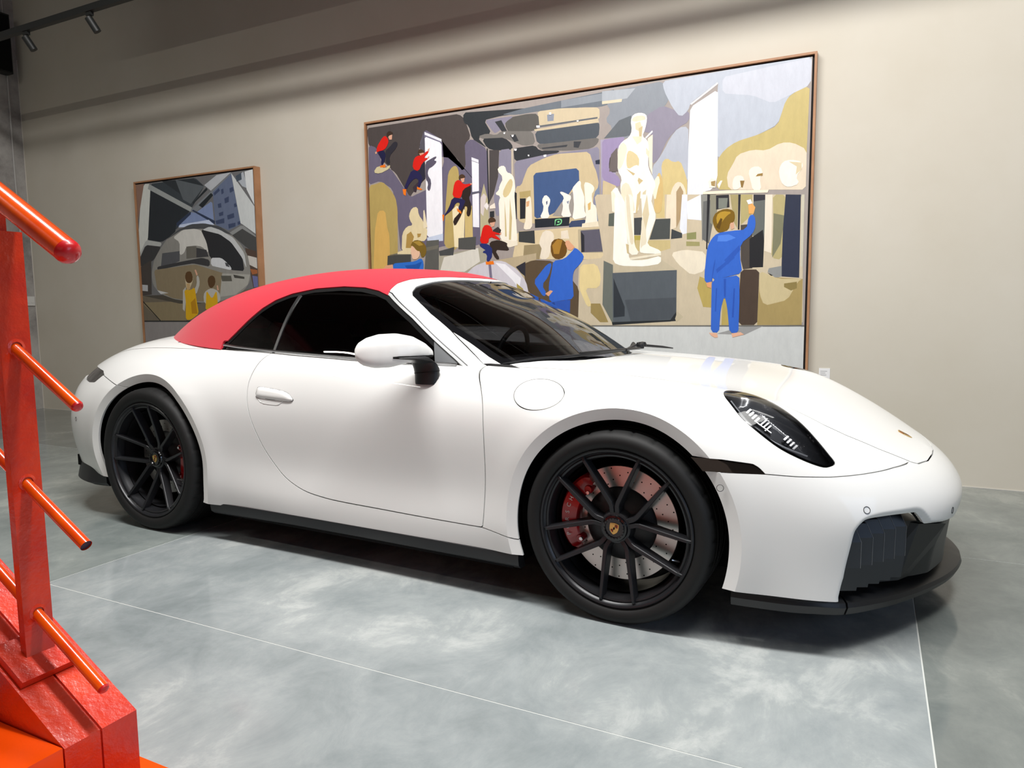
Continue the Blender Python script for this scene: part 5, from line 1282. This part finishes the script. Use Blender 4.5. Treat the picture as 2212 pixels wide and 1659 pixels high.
PAINT_SMALL = """6f6f70 -4736,2394 -3084,2379 -3076,1318 -3111,764 -4750,742
3a4146 -4487,2362 -3852,2364 -3738,2277 -3937,2073 -4156,1896 -4299,1904 -4475,2307
272c31 -4516,2316 -3938,2063 -4150,1960 -4174,1865 -4375,1789 -4588,1822
d4d6cf -4586,2371 -4487,2362 -4579,1822 -4729,1673 -4718,1873 -4653,2201
8d6f60 -4728,2383 -4586,2371 -4703,2028
9fa3a1 -4512,2364 -3920,2093 -3939,2052 -4533,2317
2f3438 -4322,2375 -3883,2362 -3738,2277 -3901,2134
5c6266 -4130,2374 -3738,2277 -3933,2126 -4037,2176
7b8085 -3937,2073 -3379,2367 -3381,2337 -3878,2038 -3939,2052
23282c -3827,2107 -3653,2208 -3625,2185 -3776,2078
23282c -3901,2134 -3709,2264 -3695,2242 -3902,2123
b9bcc0 -3737,2287 -3568,2364 -3379,2372 -3652,2228
8090b5 -3939,2052 -3878,2038 -3644,2135 -3631,1917 -4137,1927 -4150,1960
2f3a52 -4150,1960 -3938,2058 -3940,2031 -4137,1922
2f3a52 -3906,2071 -3621,1948 -3623,1917 -3922,2062
c8d3ea -4104,1941 -3702,1963 -3631,1912 -4122,1916
66718a -3630,2216 -3380,2357 -3291,1896 -3445,1849 -3616,1911
3f4a66 -3617,2205 -3547,2245 -3535,2219 -3611,2179
3f4a66 -3519,2228 -3490,2235 -3485,2194 -3515,2182
3f4a66 -3410,2229 -3367,2240 -3355,2204 -3406,2188
3f4a66 -3482,2143 -3423,2159 -3426,2108 -3478,2097
3f4a66 -3573,2099 -3528,2106 -3524,2065 -3568,2063
3f4a66 -3363,2083 -3341,2092 -3322,2060 -3358,2053
3f4a66 -3564,2016 -3505,2027 -3507,1992 -3559,1985
3f4a66 -3457,1988 -3369,2003 -3365,1962 -3452,1947
3f4a66 -3448,1906 -3354,1915 -3356,1880 -3444,1865
3f4a66 -3328,1919 -3293,1927 -3291,1896 -3326,1893
3f4a66 -3614,1947 -3495,1965 -3498,1919 -3601,1915
cfd3d2 -3379,2367 -3080,2013 -3081,1783 -3269,1895 -3290,1906
b3b9c0 -3325,2322 -3224,2363 -3178,2209 -3246,2235
dfe2e2 -3210,2362 -3091,2375 -3080,2013 -3193,2201
4b5560 -3324,2332 -3252,2356 -3249,2295 -3314,2281
b4b6b2 -4604,1823 -4375,1784 -4395,1746 -4626,1769 -4714,1650 -4729,1673
8f9190 -3447,1824 -3270,1890 -3082,1763 -3097,1754 -3272,1854 -3405,1801
3a3a3b -4714,1650 -4609,1773 -4395,1746 -4415,1714 -4506,1619 -4715,1555
4a4a4a -3405,1801 -3272,1854 -3076,1753 -3085,1602 -3241,1690
55453c -3249,1680 -3077,1632 -3080,1318 -3167,1310
cdc8c0 -3218,1608 -3108,1583 -3100,1481 -3209,1526
a3623a -3198,1485 -3101,1471 -3103,1441 -3173,1433
6a6d9a -3174,1423 -3084,1410 -3083,1318 -3160,1315
46403c -4715,1555 -4548,1621 -4571,1276 -4717,1267
b9babb -4723,1380 -4622,1372 -4627,1310 -4721,1318
6d6455 -4717,1267 -4071,1201 -3153,1310 -3076,1318 -3096,1001 -4716,1006
8a7c5f -4698,1199 -4071,1201 -4087,1009 -4462,1011 -4700,1176
4b463d -4708,1267 -4290,1270 -3854,1176 -4169,1180
1e1c1a -4722,1210 -4710,1216 -4453,1010 -4470,1011
2a2a2a -4724,1015 -3867,1012 -3868,999 -4720,1001
8f8a88 -4720,1001 -3868,999 -3888,753 -4741,742
8e8c86 -4556,1476 -4506,1619 -4415,1714 -4308,1807 -4156,1885 -3979,1933 -3795,1936 -3602,1905 -3432,1823 -3296,1713 -3218,1608 -3192,1474 -3205,1372 -3282,1292 -3460,1223 -3671,1184 -3947,1188 -4245,1225 -4454,1284 -4545,1376
4b4d50 -4308,1807 -4140,1890 -3948,1937 -3765,1934 -3559,1892 -3390,1800 -3533,1839 -3799,1886 -4077,1891
d3d1ca -4210,1824 -4061,1891 -3890,1891 -3800,1865 -3748,1757 -3726,1651 -3812,1718 -3903,1733 -4028,1728 -4064,1666 -4129,1647 -4118,1776
2a2b2e -3815,1876 -3679,1873 -3505,1817 -3367,1727 -3289,1611 -3270,1467 -3442,1483 -3554,1560 -3714,1608 -3748,1757
c6c8c8 -3692,1900 -3561,1861 -3392,1780 -3259,1630 -3240,1486 -3290,1590 -3424,1740 -3564,1820 -3799,1875
55565a -4377,1680 -4125,1690 -4134,1593 -4415,1527
3a3a3c -4462,1551 -4070,1591 -3820,1613 -3716,1587 -3721,1524 -3947,1564 -4137,1550 -4465,1518
6b6860 -4028,1728 -3888,1727 -3897,1616 -4037,1611
3f3f41 -3889,1711 -3754,1684 -3728,1619 -3897,1616
8a7c62 -4515,1520 -4043,1547 -3917,1553 -3678,1491 -3532,1455 -3557,1309 -3700,1195 -4008,1200 -4277,1237 -4484,1318
a8a69e -3561,1456 -3201,1434 -3236,1342 -3400,1253 -3607,1236
5a5850 -3578,1435 -3445,1431 -3435,1379 -3567,1382
4a4843 -3416,1440 -3274,1415 -3275,1395 -3403,1409
d6d8da -3699,1607 -3565,1602 -3509,1568 -3433,1503 -3442,1483 -3485,1490 -3705,1534
4b4d50 -3517,1558 -3481,1547 -3454,1509 -3505,1521
c9c9c7 -4484,1318 -4321,1287 -4437,1279
c9b998 -4074,1450 -4048,1482 -4000,1491 -3963,1468 -3960,1404 -4014,1319 -4061,1320
5a3f22 -4075,1440 -4048,1487 -3984,1491 -3960,1447 -3969,1393 -4010,1373 -4056,1385
c0a070 -4057,1374 -4010,1373 -4006,1319 -4054,1309
b9b6ae -4110,1310 -4068,1342 -4069,1233 -4103,1103 -4129,1125
b9b6ae -3969,1296 -3909,1360 -3910,1445 -3879,1444 -3867,1369 -3925,1263
d9a58a -3932,1500 -3913,1504 -3891,1455 -3910,1445
d8a818 -4093,1315 -3999,1308 -3942,1339 -3928,1220 -3905,1079 -4023,1020 -4094,1020 -4079,1201
b88410 -4009,1189 -3943,1231 -3924,1079 -4002,1080
553c22 -3763,1409 -3712,1445 -3660,1427 -3654,1364 -3706,1317 -3750,1334
b9b6ae -3829,1261 -3783,1303 -3706,1323 -3618,1289 -3594,1215 -3626,1183 -3824,1175
d9a58a -3641,1342 -3626,1347 -3617,1299 -3635,1300
d8a818 -3783,1303 -3714,1216 -3647,1300 -3637,1194 -3643,1152 -3813,1111 -3800,1186"""
# ------------------------------------------------------------------ paintings on the wall
M_oak = mat('oak_frame', srgb(168, 120, 84), rough=.45)
N, L, b = nodes_of(M_oak); n1 = noise(N, L, 5, 5, .6); r1 = ramp(N, L, n1.outputs[0], [(.3, srgb(150, 106, 72)), (.7, srgb(176, 130, 94))]); L.new(r1.outputs[0], b.inputs['Base Color'])
M_gap = mat('black_shadow_gap', (.008, .006, .006), rough=.8)
def paint_mat(hexc):
    c = tuple(int(hexc[i:i+2], 16) for i in (0, 2, 4)); k = srgb(*c)
    m = mat('oil_paint', k, rough=.42, spec=.35)
    N, L, b = nodes_of(m)
    n1 = noise(N, L, 26, 6, .7, mscale=(1, 1, .35))
    mx = N.new('ShaderNodeMixRGB'); mx.blend_type = 'MULTIPLY'; mx.inputs[0].default_value = .22; mx.inputs[1].default_value = (*k, 1)
    r = ramp(N, L, n1.outputs[0], [(.35, (.62, .62, .64)), (.65, (1.0, 1.0, 1.0))]); L.new(r.outputs[0], mx.inputs[2]); L.new(mx.outputs[0], b.inputs['Base Color'])
    n2 = noise(N, L, 120, 4, .7, mscale=(1, 1, .25)); bump(N, L, n2.outputs[0], b, .35, .002)
    return m
def clip_poly(P, x0, x1, z0, z1):
    for ax, lim, sg in ((0, x0, 1), (0, x1, -1), (1, z0, 1), (1, z1, -1)):
        out = []
        for i in range(len(P)):
            a, b_ = P[i-1], P[i]; da, db = (a[ax]-lim)*sg, (b_[ax]-lim)*sg
            if (da >= 0) != (db >= 0):
                t = da/(da-db); out.append((a[0]+(b_[0]-a[0])*t, a[1]+(b_[1]-a[1])*t))
            if db >= 0: out.append(b_)
        P = out
        if not P: return []
    return P
def rounded(P):
    """soften painted outlines: corner cutting once, keeps straight runs"""
    if len(P) < 6: return P
    out = []; n = len(P)
    for i in range(n):
        a, b_, c = P[i-1], P[i], P[(i+1) % n]
        l1 = math.dist(a, b_); l2 = math.dist(b_, c); k1 = min(.25, .02/max(l1, 1e-6)); k2 = min(.25, .02/max(l2, 1e-6))
        out.append((b_[0]+(a[0]-b_[0])*k1, b_[1]+(a[1]-b_[1])*k1)); out.append((b_[0]+(c[0]-b_[0])*k2, b_[1]+(c[1]-b_[1])*k2))
    return out
def painting(name, label, data, x0, x1, z0, z1, depth, fw, scene_label):
    root = thing(name, label, 'painting', ((x0+x1)/2, WALL_Y, z0))
    ox, oy, oz = (x0+x1)/2, WALL_Y, z0
    def bx(nm, lo, hi, m, bv=0, par=root):
        return box(nm, (lo[0]-ox, lo[1]-oy, lo[2]-oz), (hi[0]-ox, hi[1]-oy, hi[2]-oz), m, par, bevel=bv)
    yf, yb = WALL_Y-depth, WALL_Y-.0005
    bx('frame_side', (x0, yf, z0), (x0+fw, yb, z1), M_oak, .001); bx('frame_side', (x1-fw, yf, z0), (x1, yb, z1), M_oak, .001)
    bx('frame_side', (x0+fw, yf, z1-fw), (x1-fw, yb, z1), M_oak, .001); bx('frame_side', (x0+fw, yf, z0), (x1-fw, yb, z0+fw), M_oak, .001)
    bx('shadow_gap', (x0+fw, yf+.022, z0+fw), (x1-fw, yb, z1-fw), M_gap)
    g = fw+.013
    yc = yf+.008
    cv = bx('canvas', (x0+g, yc, z0+g), (x1-g, yf+.03, z1-g), paint_mat(data.strip().split('\n')[0].split(' ')[0]))
    bm = bmesh.new(); mats = []; idx = {}
    step = .000012
    for i, ln in enumerate(data.strip().split('\n')):
        col, *pts = ln.split(' '); P = [tuple(float(v)/1000 for v in p.split(',')) for p in pts]
        P = clip_poly(rounded(P), x0+g, x1-g, z0+g, z1-g)
        if len(P) < 3: continue
        if col not in idx: idx[col] = len(mats); mats.append(paint_mat(col))
        vs = [bm.verts.new((x-ox, yc-.0004-step*i-oy, z-oz)) for x, z in P]
        try: f = bm.faces.new(vs)
        except ValueError: continue
        f.material_index = idx[col]
        f.normal_update()
        if f.normal.y > 0: f.normal_flip()
    bmesh.ops.triangulate(bm, faces=bm.faces)
    me = bpy.data.meshes.new('painted_scene'); bm.to_mesh(me); bm.free()
    for m in mats: me.materials.append(m)
    o = link(bpy.data.objects.new('painted_scene', me), root); o['label'] = scene_label
    return root
painting('framed_painting', 'large wide painting of children in a museum hall of white statues', PAINT_BIG, -1.850, 1.597, .40, 2.632, .052, .014,
         'museum hall with white statues, boys in red and blue clothes')
painting('framed_painting', 'smaller square painting of a shiny silver dome and two children in yellow', PAINT_SMALL, -4.735, -3.080, .42, 2.400, .070, .014,
         'silver dome between tall buildings, two children in yellow')
# small paper caption beside the large painting
cap = box('wall_caption', (-.0325, -.003, -.05), (.0325, -.0003, .05), mat('white_paper', (.8, .8, .8), rough=.7)); cap.location = (1.694, WALL_Y, .640)
tag(cap, 'small white caption card on the wall right of the large painting', 'caption card')
bm = bmesh.new()
for k, w in enumerate((.040, .030, .036, .022)): add_box(bm, (-.024, -.0034, .030-k*.012), (-.024+w, -.0030, .033-k*.012))
obj_bm('printed_line', bm, mat('grey_print', (.3, .3, .3), rough=.8), cap)
# ------------------------------------------------------------------ red steel staircase at the left
M_stair = mat('red_orange_gloss_paint', srgb(222, 44, 12), rough=.38, coat=.9, coat_rough=.20, spec=.5)
N, L, b = nodes_of(M_stair)
n1 = noise(N, L, 6, 5, .6); r1 = ramp(N, L, n1.outputs[0], [(.35, (.56, .012, .0)), (.62, (.74, .036, .0))]); L.new(r1.outputs[0], b.inputs['Base Color'])
n2 = noise(N, L, 16, 6, .6); bump(N, L, n2.outputs[0], b, .6, .008)
L.new([n for n in N if n.type == 'BUMP'][0].outputs[0], b.inputs['Coat Normal'])
M_tread = mat('stair_paint_lit_tops', (.92, .080, .0), rough=.3, coat=.3, coat_rough=.12)  # lighter stair paint; light on the top faces put into the colour
M_pipe = mat('orange_gloss_pipe', srgb(228, 62, 12), rough=.22, coat=1.0, coat_rough=.10, spec=.8)
N, L, b = nodes_of(M_pipe)
n1 = noise(N, L, 9, 4, .5); r1 = ramp(N, L, n1.outputs[0], [(.35, (.66, .034, .0)), (.6, (.82, .085, .0))])
nch = noise(N, L, 22, 3, .5, mscale=(.5, 1, 1)); rch = ramp(N, L, nch.outputs[0], [(.735, (0, 0, 0)), (.75, (1, 1, 1))])
mx = N.new('ShaderNodeMixRGB'); L.new(rch.outputs[0], mx.inputs[0]); L.new(r1.outputs[0], mx.inputs[1]); mx.inputs[2].default_value = (*srgb(96, 46, 22), 1); L.new(mx.outputs[0], b.inputs['Base Color'])
n2 = noise(N, L, 70, 3, .6); bump(N, L, n2.outputs[0], b, .12, .001)
M_redend = mat('red_pipe_end', srgb(205, 18, 28), rough=.35, coat=.5)
M_hollow = mat('dark_pipe_hollow', (.03, .02, .05), rough=.6)
SL = .572                                   # slope of the flight
stair = thing('staircase', 'glossy red-orange steel staircase with round tube railing at the left edge', 'staircase', (.685, -2.397, 0))
def sb(nm, bm, m, bevel=0, smooth=False, par=stair):
    for v in bm.verts: v.co -= Vector((.685, -2.397, 0)) if par is stair else Vector((0, 0, 0))
    return obj_bm(nm, bm, m, par, bevel=bevel, smooth=smooth)
def zr(x, z0, x0=.5): return z0-(x-x0)*SL
# stringer made of two welded channels, with the seam between them
XT = -.95
for y0, y1 in ((-2.468, -2.401), (-2.397, -2.326)):
    bm = bmesh.new(); zt = lambda x: .304-(x-.685)*.565
    add_prism(bm, [(.685, .0), (.685, .304), (XT, zt(XT)), (XT, zt(XT)-.36), (.33, .0)], y0, y1, 1); sb('stringer', bm, M_stair, .006)
bm = bmesh.new(); add_prism(bm, [(.681, .0), (.681, .297), (XT, zt(XT)-.007), (XT, zt(XT)-.36), (.33, 0)], -2.402, -2.396, 1); sb('weld_seam', bm, M_stair)
# treads climb towards the left
for k in range(5):
    x1 = .683-.30*k; z = .306+.171*k
    if k == 0: bm = bmesh.new(); add_box(bm, (x1-.33, -3.25, 0), (x1, -2.470, z)); sb('bottom_step', bm, M_tread, .006)
    else: bm = bmesh.new(); add_box(bm, (x1-.33, -3.25, z-.035), (x1, -2.470, z)); sb('tread', bm, M_tread, .004)
bm = bmesh.new(); add_box(bm, (.20, -3.25, 0), (.90, -2.285, .165)); sb('landing_plate', bm, M_tread, .006)
# posts: flat bars on welded base plates
def post(x, y=-2.4, zb=.40, ztop=1.24):
    bm = bmesh.new(); add_box(bm, (x-.009, y-.027, zb), (x+.009, y+.027, ztop)); p = sb('railing_post', bm, M_stair, .003)
    return p
for i, xp in enumerate((.505, -.55)):
    dz = (.505-xp)*SL
    p = post(xp, zb=.395+dz, ztop=1.238+dz)
    M = Matrix.Translation((xp+.005, -2.403, .418+dz)) @ Matrix.Rotation(math.atan(.565), 4, 'Y')
    bm = bmesh.new(); add_box(bm, (-.052, -.058, -.012), (.052, .058, 0.004), M); sb('base_plate', bm, M_stair, .002)
    bm = bmesh.new(); add_box(bm, (xp-.022, -2.406, 1.20+dz), (xp-.002, -2.394, 1.285+dz)); sb('handrail_bracket', bm, M_stair, .002)
    for zb in (1.022, .762, .502):
        bm = bmesh.new(); add_lathe(bm, [(.0105, -.011), (.016, -.0095), (.016, .0095), (.0105, .011)], 20, 0, (xp, -2.4, zb+dz)); sb('weld_collar', bm, M_stair, smooth=True)
# rails
xs_ = [XT, .700]
for zb, xe, hollow in ((1.022, .686, False), (.762, .683, True), (.502, .702, False)):
    bm = bmesh.new(); r = .0108
    pts = [(x, -2.4, zr(x, zb, .505)) for x in (XT, .0, xe)]
    add_tube(bm, pts, r, 24, cap=not hollow)
    if hollow:
        pass
    rl = sb('rail_tube', bm, M_pipe, smooth=True)
    d = Vector((1, 0, -SL)).normalized(); e = Vector((xe, -2.4, zr(xe, zb, .505)))
    bm = bmesh.new()
    if hollow: add_tube(bm, [e-d*.004, e-d*.003], r*.98, 24); sb('tube_hollow', bm, M_hollow)
    else: add_tube(bm, [e-d*.0005, e+d*.004, e+d*.007], [r, r*.86, r*.45], 24); sb('tube_end', bm, M_redend, smooth=True)
bm = bmesh.new(); r = .0225; e = Vector((.690, -2.4, zr(.690, 1.301, .502))); d = Vector((1, 0, -SL)).normalized()
add_tube(bm, [(XT, -2.4, zr(XT, 1.301, .502)), (.1, -2.4, zr(.1, 1.301, .502)), tuple(e)], r, 32); sb('handrail', bm, M_pipe, smooth=True)
bm = bmesh.new(); add_tube(bm, [e-d*.001, e+d*.006, e+d*.013, e+d*.018, e+d*.020], [r*.995, r*.97, r*.80, r*.50, r*.15], 32); sb('handrail_cap', bm, M_redend, smooth=True)
# ------------------------------------------------------------------ fixtures on walls and ceiling
# lighting track near the wall with small spotlights
tr = thing('lighting_track', 'dark metal lighting track along the wall high at the upper left', 'light track', (-1.0, .75, 3.53))
bm = bmesh.new(); add_box(bm, (-5.60, -.022, 0), (6.5, .022, .052)); obj_bm('track_rail', bm, M_dark, tr, bevel=.003)
for x in (-5.2, -2.4, .4, 3.2):
    bm = bmesh.new(); add_tube(bm, [(x+1, 0, .05), (x+1, 0, 1.64)], .003, 6); obj_bm('suspension_wire', bm, M_dark, tr)
def spot(x, label):
    s = thing('spotlight', label, 'spotlight', (x, .75, 3.53), group='spotlights on the track')
    bm = bmesh.new(); add_box(bm, (-.03, -.015, -.03), (.03, .015, 0)); obj_bm('adapter', bm, M_dark, s, bevel=.003)
    bm = bmesh.new(); add_tube(bm, [(0, 0, -.03), (.012, .0, -.05)], .007, 8); obj_bm('swivel_arm', bm, M_dark, s)
    bm = bmesh.new(); add_tube(bm, [(-.005, -.01, -.045), (.035, .035, -.15)], .030, 20); obj_bm('lamp_head', bm, M_dark, s, smooth=True)
for xp, lab in ((-4.70, 'small dark spotlight on the track, close to the corner'), (-3.83, 'small dark spotlight hanging below the track, right of the corner one')): spot(xp, lab)
# black loudspeaker-like box in the corner
t = thing('wall_loudspeaker', 'tall black loudspeaker mounted high in the left corner', 'loudspeaker', (-6.60, 1.60, 3.70))
bm = bmesh.new(); add_box(bm, (-.045, -.09, 0), (.075, .06, .62)); obj_bm('cabinet', bm, M_dark, t, bevel=.01, seg=3)
bm = bmesh.new(); add_box(bm, (.075, -.078, .02), (.082, .048, .60)); obj_bm('front_grille', bm, M_matte, t, bevel=.003)
bm = bmesh.new(); add_box(bm, (-.05, -.03, .20), (-.045, .03, .42)); add_box(bm, (-.05, -.01, .62), (-.03, .01, .70)); obj_bm('wall_bracket', bm, M_dark, t)
# conduit and switch plate on the concrete wall
M_cond = mat('grey_conduit', srgb(175, 172, 168), rough=.5); M_plate = mat('white_plastic_plate', srgb(205, 203, 198), rough=.4)
bm = bmesh.new(); add_tube(bm, [(-6.642, 1.675, 1.30), (-6.642, 1.655, 2.6), (-6.642, 1.665, 5.19)], .0085, 10); o = obj_bm('cable_conduit', bm, M_cond, None, smooth=True)
tag(o, 'thin pale grey cable conduit running down the concrete wall at the far left', 'conduit')
sp = thing('switch_plate', 'white switch plate under the conduit on the concrete wall', 'switch', (-6.65, 1.685, 1.19))
bm = bmesh.new(); add_box(bm, (.0005, -.075, 0), (.016, .075, .105)); obj_bm('cover_plate', bm, M_plate, sp, bevel=.003)
for dy in (-.045, 0, .045):
    bm = bmesh.new(); add_box(bm, (.016, dy-.013, .030), (.020, dy+.013, .075)); obj_bm('rocker', bm, M_plate, sp, bevel=.002)
# pale filler line in the corner and along the foot of the wall
M_fill = mat('pale_filler', srgb(205, 200, 190), rough=.8)
S_(box('trim_1', (LEFT_X+.0002, WALL_Y-.006, 0), (LEFT_X+.006, WALL_Y-.0002, 3.9), M_fill))
S_(box('trim_2', (LEFT_X, WALL_Y-.004, 0.0002), (RIGHT_X, WALL_Y-.0002, .005), M_fill))
# unseen beam added under the ceiling to shade the upper wall
S_(box('shade_beam', (-4.6, .15, 3.97), (RIGHT_X, .30, CEIL), M_darkceil))
